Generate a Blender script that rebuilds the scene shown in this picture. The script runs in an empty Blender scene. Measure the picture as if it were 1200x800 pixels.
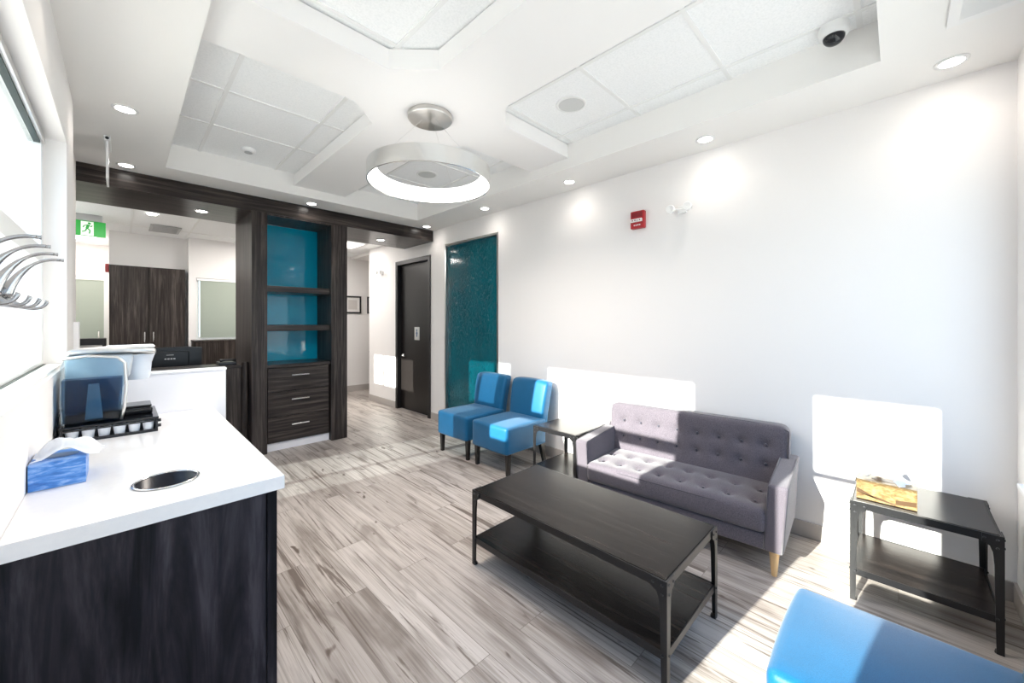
import bpy, bmesh, math, random
from mathutils import Vector, Matrix
R = math.radians
PI = math.pi
S = bpy.context.scene
C = S.collection
rnd = random.Random(7)

# ------------------------------------------------------------------ materials
def mat(name, col=(0.8, 0.8, 0.8), rough=0.5, metal=0.0, emit=None, estr=0.0, spec=0.5, coat=0.0, aniso=0.0, sheen=0.0):
    m = bpy.data.materials.new(name); m.use_nodes = True
    b = m.node_tree.nodes['Principled BSDF']
    b.inputs['Base Color'].default_value = (*col, 1)
    b.inputs['Roughness'].default_value = rough
    b.inputs['Metallic'].default_value = metal
    b.inputs['Specular IOR Level'].default_value = spec
    b.inputs['Coat Weight'].default_value = coat
    b.inputs['Anisotropic'].default_value = aniso
    b.inputs['Sheen Weight'].default_value = sheen
    if emit:
        b.inputs['Emission Color'].default_value = (*emit, 1)
        b.inputs['Emission Strength'].default_value = estr
    return m

def nt(m): return m.node_tree, m.node_tree.nodes, m.node_tree.links, m.node_tree.nodes['Principled BSDF']

def coords(N, L, scale=(1, 1, 1), rot=(0, 0, 0), kind='Object'):
    t = N.new('ShaderNodeTexCoord'); mp = N.new('ShaderNodeMapping')
    mp.inputs['Scale'].default_value = scale; mp.inputs['Rotation'].default_value = rot
    L.new(t.outputs[kind], mp.inputs['Vector'])
    return mp.outputs['Vector']

def noise(N, L, vec, scale=5, detail=4, rough=0.55, dist=0.0):
    n = N.new('ShaderNodeTexNoise'); n.inputs['Scale'].default_value = scale
    n.inputs['Detail'].default_value = detail; n.inputs['Roughness'].default_value = rough
    n.inputs['Distortion'].default_value = dist
    L.new(vec, n.inputs['Vector']); return n

def ramp(N, L, fac, stops):
    r = N.new('ShaderNodeValToRGB'); e = r.color_ramp.elements
    while len(e) < len(stops): e.new(0.5)
    for k, (p, c) in enumerate(stops):
        e[k].position = p; e[k].color = (*c, 1) if len(c) == 3 else c
    L.new(fac, r.inputs['Fac']); return r.outputs['Color']

def mix(N, L, fac, a, b, mode='MIX'):
    x = N.new('ShaderNodeMix'); x.data_type = 'RGBA'; x.blend_type = mode
    for s, v in ((x.inputs[0], fac), (x.inputs[6], a), (x.inputs[7], b)):
        if isinstance(v, (int, float)): s.default_value = v
        elif isinstance(v, tuple): s.default_value = (*v, 1)
        else: L.new(v, s)
    return x.outputs[2]

def bump(N, L, b, h, strength=0.2, dist=0.01):
    n = N.new('ShaderNodeBump'); n.inputs['Strength'].default_value = strength; n.inputs['Distance'].default_value = dist
    L.new(h, n.inputs['Height']); L.new(n.outputs['Normal'], b.inputs['Normal'])

M = {}
def plaster(name, col):
    m = mat(name, col, 0.62, spec=0.3); T, N, L, b = nt(m)
    n = noise(N, L, coords(N, L), 140, 2); bump(N, L, b, n.outputs['Fac'], 0.05, 0.002)
    return m
M['wall'] = plaster('wall_paint', (0.86, 0.835, 0.82))
M['ceil'] = plaster('ceiling_paint', (0.875, 0.86, 0.835))
M['panelceil'] = plaster('ceiling_panel_paint', (0.90, 0.885, 0.87))
m = mat('ceiling_tile', (0.93, 0.94, 0.94), 0.85, spec=0.1); T, N, L, b = nt(m)
n = noise(N, L, coords(N, L), 90, 3); L.new(ramp(N, L, n.outputs['Fac'], [(0.3, (0.88, 0.89, 0.89)), (0.6, (0.95, 0.955, 0.955))]), b.inputs['Base Color'])
bump(N, L, b, n.outputs['Fac'], 0.15, 0.003); M['tile'] = m
M['tbar'] = mat('grid_bar', (0.86, 0.86, 0.85), 0.5)

def floor_mat():
    m = mat('vinyl_plank', rough=0.42, spec=0.4); T, N, L, b = nt(m)
    v = coords(N, L, (1, 1, 1))
    sep = N.new('ShaderNodeSeparateXYZ'); L.new(v, sep.inputs[0])
    cmb = N.new('ShaderNodeCombineXYZ'); L.new(sep.outputs[1], cmb.inputs[0]); L.new(sep.outputs[0], cmb.inputs[1])
    br = N.new('ShaderNodeTexBrick'); L.new(cmb.outputs[0], br.inputs['Vector'])
    br.offset = 0.37; br.offset_frequency = 2
    for k, val in (('Scale', 1.0), ('Mortar Size', 0.0016), ('Mortar Smooth', 0.3), ('Bias', 0.0), ('Brick Width', 1.22), ('Row Height', 0.182)):
        br.inputs[k].default_value = val
    br.inputs['Color1'].default_value = (0, 0, 0, 1); br.inputs['Color2'].default_value = (1, 1, 1, 1); br.inputs['Mortar'].default_value = (0.5, 0.5, 0.5, 1)
    seed = N.new('ShaderNodeVectorMath'); seed.operation = 'SCALE'; seed.inputs[3].default_value = 37.0
    L.new(br.outputs['Color'], seed.inputs[0])
    add = N.new('ShaderNodeVectorMath'); add.operation = 'ADD'; L.new(v, add.inputs[0]); L.new(seed.outputs[0], add.inputs[1])
    def mp(sc):
        q = N.new('ShaderNodeMapping'); q.inputs['Scale'].default_value = sc; L.new(add.outputs[0], q.inputs['Vector']); return q.outputs[0]
    g1 = noise(N, L, mp((19, 0.62, 1)), 1.0, 5, 0.62, 1.5)
    g2 = noise(N, L, mp((70, 1.5, 1)), 1.0, 4, 0.6, 0.9)
    g3 = noise(N, L, mp((7.0, 1.3, 1)), 1.0, 3, 0.5, 1.2)
    g4 = noise(N, L, mp((14, 5.0, 1)), 1.0, 2, 0.5, 0.4)
    tone = ramp(N, L, br.outputs['Color'], [(0.0, (0.36, 0.32, 0.295)), (0.35, (0.47, 0.425, 0.395)), (0.75, (0.52, 0.475, 0.445)), (1.0, (0.42, 0.375, 0.35))])
    fine = ramp(N, L, g2.outputs['Fac'], [(0.34, (0.70, 0.68, 0.66)), (0.58, (1.06, 1.06, 1.06))])
    c = mix(N, L, 1.0, tone, fine, 'MULTIPLY')
    broad = ramp(N, L, g3.outputs['Fac'], [(0.33, (0.50, 0.47, 0.45)), (0.50, (1, 1, 1))])
    c = mix(N, L, 0.8, c, broad, 'MULTIPLY')
    streak = ramp(N, L, g1.outputs['Fac'], [(0.375, (1, 1, 1)), (0.43, (0, 0, 0))])
    c = mix(N, L, mix(N, L, 0.12, streak, (0.0, 0.0, 0.0)), c, (0.13, 0.10, 0.083))
    knot = ramp(N, L, g4.outputs['Fac'], [(0.255, (1, 1, 1)), (0.31, (0, 0, 0))])
    c = mix(N, L, knot, c, (0.12, 0.09, 0.075))
    c = mix(N, L, br.outputs['Fac'], c, (0.2, 0.17, 0.15))
    L.new(c, b.inputs['Base Color'])
    bump(N, L, b, g2.outputs['Fac'], 0.12, 0.002)
    return m
M['floor'] = floor_mat()

def dark_wood(name, dark, light, axis='Z', rough=0.4, stretch=26, amount=1.0):
    m = mat(name, rough=rough, spec=0.22); T, N, L, b = nt(m)
    k = stretch
    sc = {'Z': (k, k, 1.0), 'X': (1.0, k, k), 'Y': (k, 1.0, k)}[axis]
    v = coords(N, L, sc)
    a = noise(N, L, v, 0.9, 6, 0.62, 1.3); f = noise(N, L, v, 4.5, 4, 0.6, 0.4)
    c1 = ramp(N, L, a.outputs['Fac'], [(0.40, dark), (0.52, tuple(d * 0.65 + l * 0.35 for d, l in zip(dark, light))), (0.64, light)])
    c2 = ramp(N, L, f.outputs['Fac'], [(0.38, (0.58, 0.58, 0.60)), (0.60, (1.18, 1.15, 1.13))])
    L.new(mix(N, L, 0.75, c1, c2, 'MULTIPLY'), b.inputs['Base Color'])
    bump(N, L, b, f.outputs['Fac'], 0.08, 0.002)
    return m
M['wood'] = dark_wood('dark_laminate', (0.020, 0.016, 0.015), (0.085, 0.070, 0.064))
M['woodx'] = dark_wood('dark_laminate_level', (0.022, 0.018, 0.017), (0.085, 0.070, 0.063), 'X', 0.28)
M['woodblue'] = dark_wood('charcoal_laminate', (0.0035, 0.004, 0.007), (0.048, 0.044, 0.054), 'Z', 0.45, 9)
M['cabwood'] = dark_wood('brown_laminate', (0.028, 0.022, 0.019), (0.095, 0.078, 0.070))
M['tabwood'] = dark_wood('table_board', (0.009, 0.0065, 0.0055), (0.030, 0.022, 0.018), 'Y', 0.26, 20)
M['door'] = mat('dark_door', (0.010, 0.008, 0.0075), 0.35, spec=0.35)
M['doorframe'] = mat('dark_door_frame', (0.010, 0.009, 0.009), 0.45)
M['base'] = mat('baseboard_paint', (0.46, 0.425, 0.40), 0.5)
M['white'] = mat('white_paint', (0.88, 0.88, 0.88), 0.4)
M['plastic'] = mat('white_plastic', (0.86, 0.86, 0.85), 0.3)
M['greyplastic'] = mat('grey_plastic', (0.45, 0.45, 0.45), 0.4)
M['blackplastic'] = mat('black_plastic', (0.012, 0.013, 0.016), 0.3)
M['blackgloss'] = mat('black_gloss', (0.008, 0.009, 0.012), 0.08)
M['steel'] = mat('brushed_steel', (0.72, 0.71, 0.69), 0.28, 1.0)
M['nickel'] = mat('satin_nickel', (0.50, 0.50, 0.50), 0.24, 1.0)
M['chrome'] = mat('chrome', (0.82, 0.82, 0.82), 0.12, 1.0)
M['frame'] = mat('window_frame_paint', (0.82, 0.84, 0.83), 0.4)
M['gasket'] = mat('green_grey_gasket', (0.014, 0.028, 0.023), 0.4, spec=0.3)
M['blackmetal'] = mat('black_iron', (0.006, 0.006, 0.007), 0.34, 0.0)
M['bolt'] = mat('dull_bolt', (0.035, 0.035, 0.038), 0.35, 0.3)
M['halfwall'] = mat('half_wall_paint', (0.82, 0.82, 0.86), 0.35)
m = mat('white_quartz', (0.86, 0.85, 0.845), 0.13, spec=0.5); T, N, L, b = nt(m)
n = noise(N, L, coords(N, L), 60, 3); L.new(ramp(N, L, n.outputs['Fac'], [(0.3, (0.85, 0.84, 0.84)), (0.6, (0.875, 0.865, 0.86))]), b.inputs['Base Color']); M['quartz'] = m

def fabric(name, a, bcol, scale=420, sheen=0.3, rough=0.85):
    m = mat(name, rough=rough, sheen=sheen, spec=0.25); T, N, L, b = nt(m)
    v = coords(N, L); n1 = noise(N, L, v, scale, 2); n2 = noise(N, L, v, 7, 3)
    c = ramp(N, L, n1.outputs['Fac'], [(0.35, a), (0.65, bcol)])
    c = mix(N, L, 0.5, c, ramp(N, L, n2.outputs['Fac'], [(0.3, (0.88, 0.88, 0.88)), (0.7, (1.08, 1.08, 1.08))]), 'MULTIPLY')
    L.new(c, b.inputs['Base Color']); bump(N, L, b, n1.outputs['Fac'], 0.25, 0.002)
    return m
M['sofa'] = fabric('grey_linen', (0.066, 0.056, 0.070), (0.135, 0.118, 0.138), 300)
M['piping'] = fabric('grey_piping', (0.05, 0.045, 0.055), (0.08, 0.07, 0.085))
M['button'] = fabric('grey_button', (0.04, 0.04, 0.055), (0.07, 0.065, 0.085))
M['blue'] = fabric('blue_leatherette', (0.002, 0.078, 0.185), (0.004, 0.108, 0.24), 500, 0.15, 0.42)
M['blueseam'] = mat('blue_seam', (0.004, 0.10, 0.24), 0.6)
m = mat('light_wood', (0.60, 0.40, 0.20), 0.4); T, N, L, b = nt(m)
n = noise(N, L, coords(N, L, (60, 60, 6)), 1, 3); L.new(ramp(N, L, n.outputs['Fac'], [(0.3, (0.50, 0.32, 0.15)), (0.7, (0.68, 0.47, 0.25))]), b.inputs['Base Color']); M['pine'] = m
M['darkleg'] = mat('stained_shaded_leg', (0.012, 0.010, 0.009), 0.35)  # stain on the chair legs, painted shade on the sofa's rear legs

def glassmat(name, tint=(1, 1, 1), ior=1.45, gl=1.0):
    m = bpy.data.materials.new(name); m.use_nodes = True; N = m.node_tree.nodes; L = m.node_tree.links
    N.remove(N['Principled BSDF']); o = N['Material Output']
    t = N.new('ShaderNodeBsdfTransparent'); t.inputs[0].default_value = (*tint, 1)
    g = N.new('ShaderNodeBsdfGlossy'); g.inputs['Roughness'].default_value = 0.02; g.inputs[0].default_value = (gl, gl, gl, 1)
    f = N.new('ShaderNodeLayerWeight'); f.inputs[0].default_value = 0.5
    pw = N.new('ShaderNodeMath'); pw.operation = 'POWER'; pw.inputs[1].default_value = 5; L.new(f.outputs['Facing'], pw.inputs[0])
    ma = N.new('ShaderNodeMath'); ma.operation = 'MULTIPLY_ADD'; ma.inputs[1].default_value = 0.4; ma.inputs[2].default_value = 0.25 * ((ior - 1) / (ior + 1)) ** 2 + 0.01; L.new(pw.outputs[0], ma.inputs[0])
    x = N.new('ShaderNodeMixShader'); L.new(ma.outputs[0], x.inputs[0]); L.new(t.outputs[0], x.inputs[1]); L.new(g.outputs[0], x.inputs[2])
    L.new(x.outputs[0], o.inputs['Surface']); return m
M['glass'] = glassmat('window_glass', (0.97, 1.0, 0.99), 1.06)
M['tint'] = glassmat('tinted_glass', (0.42, 0.46, 0.47), 1.3)
M['tank'] = glassmat('smoky_blue_tank', (0.80, 0.88, 0.93), 1.4)
M['water'] = glassmat('tank_water', (0.30, 0.46, 0.60), 1.33)
def frosted(name, col, tr=0.7):
    m = bpy.data.materials.new(name); m.use_nodes = True; N = m.node_tree.nodes; L = m.node_tree.links
    N.remove(N['Principled BSDF']); o = N['Material Output']
    t = N.new('ShaderNodeBsdfTranslucent'); t.inputs[0].default_value = (*col, 1)
    d = N.new('ShaderNodeBsdfDiffuse'); d.inputs[0].default_value = (*col, 1)
    x = N.new('ShaderNodeMixShader'); x.inputs[0].default_value = tr
    L.new(d.outputs[0], x.inputs[1]); L.new(t.outputs[0], x.inputs[2]); L.new(x.outputs[0], o.inputs['Surface']); return m
M['frost'] = frosted('added_frosted_pane', (0.85, 0.90, 0.88), 0.6)
M['blind'] = frosted('roller_blind_cloth', (0.50, 0.54, 0.47), 0.35)
M['tissue'] = frosted('tissue_paper', (0.93, 0.94, 0.95), 0.3)

# teal back painted glass, smooth
m = mat('teal_glass', (0.0, 0.29, 0.46), 0.03, spec=0.45); M['teal'] = m
# teal water-wall glass with rain-like relief
m = mat('teal_rain_glass', (0.0, 0.13, 0.19), 0.09, spec=0.5); T, N, L, b = nt(m)
n = noise(N, L, coords(N, L, (80, 80, 20)), 1, 3, 0.6, 0.8)
n2 = noise(N, L, coords(N, L, (3, 3, 1.2)), 1, 3)
hh = ramp(N, L, n.outputs['Fac'], [(0.55, (0, 0, 0)), (0.68, (1, 1, 1))])
L.new(ramp(N, L, n2.outputs['Fac'], [(0.3, (0.0, 0.10, 0.135)), (0.7, (0.0, 0.15, 0.205))]), b.inputs['Base Color'])
bump(N, L, b, hh, 1.0, 0.022); M['rain'] = m

def emis(name, col, s):
    m = bpy.data.materials.new(name); m.use_nodes = True; N = m.node_tree.nodes; L = m.node_tree.links
    N.remove(N['Principled BSDF']); e = N.new('ShaderNodeEmission'); e.inputs[0].default_value = (*col, 1); e.inputs[1].default_value = s
    L.new(e.outputs[0], N['Material Output'].inputs['Surface']); return m
M['ledring'] = emis('led_diffuser', (1.0, 0.98, 0.95), 2.6)
M['lamp'] = emis('downlight_lens', (1.0, 0.96, 0.90), 25.0)
M['fillglow'] = emis('fill_panel_diffuser', (1.0, 0.97, 0.93), 2.5)  # glowing face of the added fill panels
M['exitgreen'] = mat('exit_green', (0.0, 0.30, 0.03), 0.4, emit=(0.0, 0.35, 0.02), estr=0.25)
M['exitwhite'] = mat('exit_white', (0.8, 0.85, 0.8), 0.4, emit=(0.9, 1.0, 0.9), estr=0.2)
M['red'] = mat('alarm_red', (0.42, 0.012, 0.018), 0.3)
M['redhi'] = mat('alarm_red_dark', (0.22, 0.006, 0.012), 0.3)
M['lblue'] = mat('mark_blue_grey', (0.10, 0.16, 0.28), 0.4)
M['paper'] = mat('mat_board', (0.78, 0.76, 0.73), 0.7)
M['photo'] = mat('framed_sheet', (0.60, 0.56, 0.53), 0.5)
M['silverplastic'] = mat('silver_plastic', (0.50, 0.53, 0.56), 0.32, 0.25)
M['podshell'] = mat('pale_head_plastic', (0.62, 0.67, 0.74), 0.28)
M['cup'] = mat('pod_plastic', (0.82, 0.85, 0.90), 0.35)
M['podlid'] = mat('pod_foil', (0.55, 0.57, 0.60), 0.3, 0.6)
def boxpaint(name, stops, sc):
    m = mat(name, rough=0.35); T, N, L, b = nt(m)
    n = noise(N, L, coords(N, L, sc), 1, 4, 0.6, 0.8)
    L.new(ramp(N, L, n.outputs['Fac'], stops), b.inputs['Base Color']); return m
M['bluebox'] = boxpaint('sea_print_card', [(0.25, (0.015, 0.09, 0.36)), (0.5, (0.06, 0.24, 0.66)), (0.62, (0.28, 0.46, 0.80)), (0.8, (0.05, 0.12, 0.35))], (14, 14, 60))
M['goldbox'] = boxpaint('gold_print_card', [(0.25, (0.07, 0.035, 0.01)), (0.48, (0.19, 0.12, 0.045)), (0.7, (0.30, 0.22, 0.11))], (40, 40, 90))
M['goldband'] = mat('brown_band', (0.07, 0.035, 0.012), 0.4)
M['snow'] = plaster('pale_ground', (0.74, 0.67, 0.58))
m = mat('canopy_metal', (0.62, 0.60, 0.57), 0.30, 1.0, aniso=0.9); T, N, L, b = nt(m)
tg = N.new('ShaderNodeTangent'); tg.direction_type = 'RADIAL'; tg.axis = 'Z'; L.new(tg.outputs[0], b.inputs['Tangent']); M['canopy'] = m
m = mat('ring_metal', (0.82, 0.815, 0.80), 0.17, 1.0, aniso=0.6); T, N, L, b = nt(m)
tg = N.new('ShaderNodeTangent'); tg.direction_type = 'RADIAL'; tg.axis = 'Z'; L.new(tg.outputs[0], b.inputs['Tangent']); M['ringmetal'] = m
M['holeliner'] = mat('dark_liner', (0.008, 0.010, 0.018), 0.3, spec=0.3)

# ------------------------------------------------------------------ geometry helpers
def link(name, me, m, parent=None, smooth=False):
    o = bpy.data.objects.new(name, me); C.objects.link(o)
    for mm in (m if isinstance(m, (list, tuple)) else [m]): me.materials.append(mm)
    if smooth:
        for p in me.polygons: p.use_smooth = True
    if parent: o.parent = parent
    return o

def fin(name, bm, m, parent=None, smooth=False, auto=None):
    bmesh.ops.recalc_face_normals(bm, faces=bm.faces)
    me = bpy.data.meshes.new(name); bm.to_mesh(me); bm.free()
    o = link(name, me, m, parent, smooth)
    if auto is not None:
        for p in me.polygons: p.use_smooth = True
        me.set_sharp_from_angle(angle=R(auto))
    return o

def B(): return bmesh.new()

def box(bm, x0, x1, y0, y1, z0, z1, bev=0.0, mi=0, mtx=None):
    vs = [bm.verts.new((x, y, z)) for z in (z0, z1) for y in (y0, y1) for x in (x0, x1)]
    fs = [(0, 2, 3, 1), (4, 5, 7, 6), (0, 1, 5, 4), (2, 6, 7, 3), (0, 4, 6, 2), (1, 3, 7, 5)]
    F = [bm.faces.new([vs[i] for i in f]) for f in fs]
    for f in F: f.material_index = mi
    if bev:
        es = list({e for f in F for e in f.edges})
        r = bmesh.ops.bevel(bm, geom=es, offset=bev, segments=2, profile=0.5, affect='EDGES')
        vs = list({v for f in F if f.is_valid for v in f.verts} | {v for f in r['faces'] for v in f.verts})
        for f in r['faces']: f.material_index = mi
    if mtx is not None: bmesh.ops.transform(bm, matrix=mtx, verts=[v for v in vs if v.is_valid])
    return bm

def bx(name, b, m, parent=None, bev=0.0):
    bm = B(); box(bm, *b, bev=bev); return fin(name, bm, m, parent)

def prism(bm, pts, a, c, axis='Z', mi=0):
    def P(p, h):
        if axis == 'Z': return (p[0], p[1], h)
        if axis == 'X': return (h, p[0], p[1])
        return (p[0], h, p[1])
    lo = [bm.verts.new(P(p, a)) for p in pts]; hi = [bm.verts.new(P(p, c)) for p in pts]
    n = len(pts); F = [bm.faces.new(lo[::-1]), bm.faces.new(hi)]
    for i in range(n): F.append(bm.faces.new((lo[i], lo[(i + 1) % n], hi[(i + 1) % n], hi[i])))
    for f in F: f.material_index = mi
    return bm

def lathe(bm, prof, cx=0, cy=0, cz=0, n=32, mi=0, sx=1, sy=1, axis='Z'):
    rings = []
    for r, z in prof:
        ring = []
        for i in range(n):
            a = 2 * PI * i / n; x, y = r * math.cos(a) * sx, r * math.sin(a) * sy
            p = {'Z': (cx + x, cy + y, cz + z), 'X': (cx + z, cy + x, cz + y), 'Y': (cx + x, cy + z, cz + y)}[axis]
            ring.append(bm.verts.new(p))
        rings.append(ring)
    for a, b_ in zip(rings, rings[1:]):
        for i in range(n):
            f = bm.faces.new((a[i], a[(i + 1) % n], b_[(i + 1) % n], b_[i])); f.material_index = mi
    for ring in (rings[0], rings[-1]):
        try: f = bm.faces.new(ring); f.material_index = mi
        except ValueError: pass
    return bm

def lathe_closed(bm, prof, cx=0, cy=0, cz=0, n=64):
    rings = [[bm.verts.new((cx + r * math.cos(2 * PI * i / n), cy + r * math.sin(2 * PI * i / n), cz + z)) for i in range(n)] for r, z in prof]
    for k in range(len(rings)):
        a, b_ = rings[k], rings[(k + 1) % len(rings)]
        for i in range(n): bm.faces.new((a[i], a[(i + 1) % n], b_[(i + 1) % n], b_[i]))
    return bm

def tube(bm, pts, rad, n=10, mi=0):
    pts = [Vector(p) for p in pts]; rings = []
    rr = rad if isinstance(rad, (list, tuple)) else [rad] * len(pts)
    up = Vector((0.13, 0.21, 1)).normalized(); prev = None
    for i, p in enumerate(pts):
        d = (pts[min(i + 1, len(pts) - 1)] - pts[max(i - 1, 0)]).normalized()
        a = (prev - d * prev.dot(d)) if prev is not None else d.cross(up)
        if a.length < 1e-5: a = d.cross(Vector((1, 0, 0)))
        a.normalize(); prev = a; b_ = d.cross(a)
        rings.append([bm.verts.new(p + (a * math.cos(2 * PI * k / n) + b_ * math.sin(2 * PI * k / n)) * rr[i]) for k in range(n)])
    for a, b_ in zip(rings, rings[1:]):
        for k in range(n):
            f = bm.faces.new((a[k], a[(k + 1) % n], b_[(k + 1) % n], b_[k])); f.material_index = mi
    for ring in (rings[0], rings[-1]):
        f = bm.faces.new(ring); f.material_index = mi
    return bm

def bez(p0, p1, p2, p3, n=14):
    o = []
    for i in range(n + 1):
        t = i / n; u = 1 - t
        o.append(tuple(u**3 * a + 3 * u * u * t * b_ + 3 * u * t * t * c + t**3 * d for a, b_, c, d in zip(p0, p1, p2, p3)))
    return o

def soft(bm, hx, hy, hz, r, fn=None, mid=(8, 8, 4), e=4):
    """rounded upholstered block centred on the origin; fn(x, y, z, nx, ny, nz) -> new point"""
    def axis(h, k):
        a = [-h + r * (1 - math.cos(PI / 2 * i / e)) for i in range(e)]
        c = [-h + r + (2 * h - 2 * r) * i / k for i in range(k + 1)]
        return a + c + [-q for q in a[::-1]]
    ax, ay, az = axis(hx, mid[0]), axis(hy, mid[1]), axis(hz, mid[2]); cache = {}
    def V(p):
        key = tuple(round(q, 6) for q in p)
        if key in cache: return cache[key]
        inn = [max(-(h - r), min(h - r, q)) for q, h in zip(p, (hx, hy, hz))]
        d = Vector([q - w for q, w in zip(p, inn)])
        d = d.normalized() if d.length > 1e-9 else Vector((0, 0, 1))
        q = Vector(inn) + d * r
        if fn: q = Vector(fn(q.x, q.y, q.z, d.x, d.y, d.z))
        cache[key] = bm.verts.new(q); return cache[key]
    def face(A, B_, mk):
        for i in range(len(A) - 1):
            for j in range(len(B_) - 1):
                vs = [V(mk(A[i], B_[j])), V(mk(A[i + 1], B_[j])), V(mk(A[i + 1], B_[j + 1])), V(mk(A[i], B_[j + 1]))]
                if len(set(vs)) == 4:
                    try: bm.faces.new(vs)
                    except ValueError: pass
    for s in (-1, 1):
        face(ax, ay, lambda a, b_: (a, b_, s * hz)); face(ax, az, lambda a, b_: (a, s * hy, b_)); face(ay, az, lambda a, b_: (s * hx, a, b_))
    return bm

def thing(name, label, cat, loc=(0, 0, 0), rz=0, group=None):
    o = bpy.data.objects.new(name, None); C.objects.link(o); o.location = loc; o.rotation_euler = (0, 0, rz)
    o.empty_display_size = 0.1; o['label'] = label; o['category'] = cat
    if group: o['group'] = group
    return o
def tag(o, label, cat, group=None):
    o['label'] = label; o['category'] = cat
    if group: o['group'] = group
    return o
def st(o, label=None):
    o['kind'] = 'structure'
    if label: o['label'] = label
    return o
def copy_tree(o, parent=None):
    c = o.copy(); C.objects.link(c); c.parent = parent
    for ch in list(o.children): copy_tree(ch, c)
    return c

# ------------------------------------------------------------------ room dimensions (metres)
XL, XR, YF, YB = -0.21, 3.15, -0.42, 4.74      # left wall, right wall, front wall, bulkhead plane
ZS, ZP, ZT = 2.709, 2.80, 2.92                 # soffit, cross panel, tile heights
HEAD = 2.35

# ------------------------------------------------------------------ setting
st(bx('floor', (-1.3, 5.3, -0.7, 10.6, -0.06, 0), M['floor']), 'grey-brown wood-look plank floor')
st(bx('ground', (-60, 60, -60, 60, -0.35, -0.25), M['snow']), 'pale ground outside the windows')

bm = B()
T0, T1 = -0.34, XL
box(bm, T0, T1, YF - 0.15, 0.23, 0, 2.95); box(bm, T0, T1, 0.23, 0.91, 0, 0.60); box(bm, T0, T1, 0.23, 0.91, HEAD, 2.95)
box(bm, T0, T1, 0.91, 1.52, 0, 2.95); box(bm, T0, T1, 1.52, 3.13, 0, 1.17); box(bm, T0, T1, 1.52, 3.13, HEAD, 2.95)
box(bm, T0, T1, 3.13, 3.51, 0, 2.95)
st(fin('wall_left', bm, M['wall']))
bm = B()
box(bm, -0.34, -0.27, 3.51, 3.60, 0, 2.95); box(bm, -0.34, -0.27, 3.60, 4.46, HEAD, 2.95); box(bm, -0.34, -0.27, 4.46, 4.66, 0, 2.95)
box(bm, -1.05, -0.27, 4.66, 4.74, 0, 2.95)
st(fin('wall_entry', bm, M['wall']))
bm = B(); box(bm, -0.268, -0.188, 3.515, 3.60, 0, 1.40, 0.004); st(fin('trim_1', bm, M['white']), 'low white wall end past the left wall')

bm = B(); W0, W1 = XR, 3.30
box(bm, W0, W1, YF - 0.15, 3.37, 0, 2.95); box(bm, W0, W1, 3.37, 4.46, 0, 0.18); box(bm, W0, W1, 3.37, 4.46, 2.47, 2.95)
box(bm, W0 + 0.08, W1, 3.37, 4.46, 0.18, 2.47)
box(bm, W0, W1, 4.46, 4.80, 0, 2.95); box(bm, W0, W1, 4.80, 5.80, 2.37, 2.95); box(bm, W0, W1, 5.80, 6.79, 0, 2.95)
st(fin('wall_right', bm, M['wall']))
bm = B()
box(bm, -0.34, 3.30, YF - 0.15, YF, 0, 0.62); box(bm, -0.34, 3.30, YF - 0.15, YF, HEAD, 2.95)
box(bm, -0.34, 0.20, YF - 0.15, YF, 0.62, HEAD); box(bm, 2.98, 3.30, YF - 0.15, YF, 0.62, HEAD)
st(fin('wall_front', bm, M['wall']))
bm = B()
box(bm, 0.0 - 0.14, 0.72, 8.0, 8.15, 0, 2.95); box(bm, 0.72, 0.81, 7.8, 8.15, 0, 2.95); box(bm, 0.81, 1.75, 7.8, 7.95, 0, 1.12)
box(bm, 0.81, 1.75, 7.8, 7.95, 2.09, 2.95); box(bm, 1.75, 5.2, 7.8, 7.95, 0, 2.95)
st(fin('wall_back', bm, M['wall']))
bm = B(); box(bm, -0.14, 0.0, 8.15, 9.65, 0, 2.95)
box(bm, -1.05, 0.0, 9.65, 9.8, 2.17, 2.95); box(bm, -1.05, -0.88, 9.65, 9.8, 0, 2.17); box(bm, -0.18, 0.0, 9.65, 9.8, 0, 2.17)
st(fin('wall_corridor', bm, M['wall']))
bm = B()
box(bm, -1.05, -0.90, 4.74, 5.78, 0, 2.95); box(bm, -1.05, -0.90, 5.78, 7.17, 0, 1.94); box(bm, -1.05, -0.90, 5.78, 7.17, 2.52, 2.95)
box(bm, -1.05, -0.90, 7.17, 9.8, 0, 2.95)
st(fin('wall_reception', bm, M['wall']))
bm = B(); box(bm, 5.05, 5.2, 6.6, 7.95, 0, 2.95); box(bm, 3.30, 5.05, 6.6, 6.79, 0, 2.95); st(fin('wall_alcove', bm, M['wall']))

# ceiling: soffit ring, tiles, cross panel
tx0, tx1, ty0, ty1 = 0.255, 2.686, 0.064, 4.40
bm = B()
box(bm, -0.34, tx0, YF - 0.15, YB, ZS, 3.05); box(bm, tx1, 3.30, YF - 0.15, YB, ZS, 3.05)
box(bm, tx0, tx1, YF - 0.15, ty0, ZS, 3.05); box(bm, tx0, tx1, ty1, YB, ZS, 3.05)
st(fin('ceiling', bm, M['ceil']), 'cream painted soffit around the recessed ceiling tray')
st(bx('ceiling_tiles', (tx0, tx1, ty0, ty1, ZT, 3.05), M['tile']), 'white mineral tiles in the recessed wells')
bm = B()
for y in (0.14, 0.745, 1.35, 1.955, 3.13, 3.74): box(bm, tx0, tx1, y - 0.012, y + 0.012, ZT - 0.006, ZT)
for x in (0.48, 1.07, 1.925, 2.535): box(bm, x - 0.012, x + 0.012, ty0, ty1, ZT - 0.0075, ZT)
st(fin('trim_2', bm, M['tbar']), 'white grid bars between the ceiling tiles')
a0, a1, c0, c1 = 1.24, 1.76, 2.0, 2.44
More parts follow.
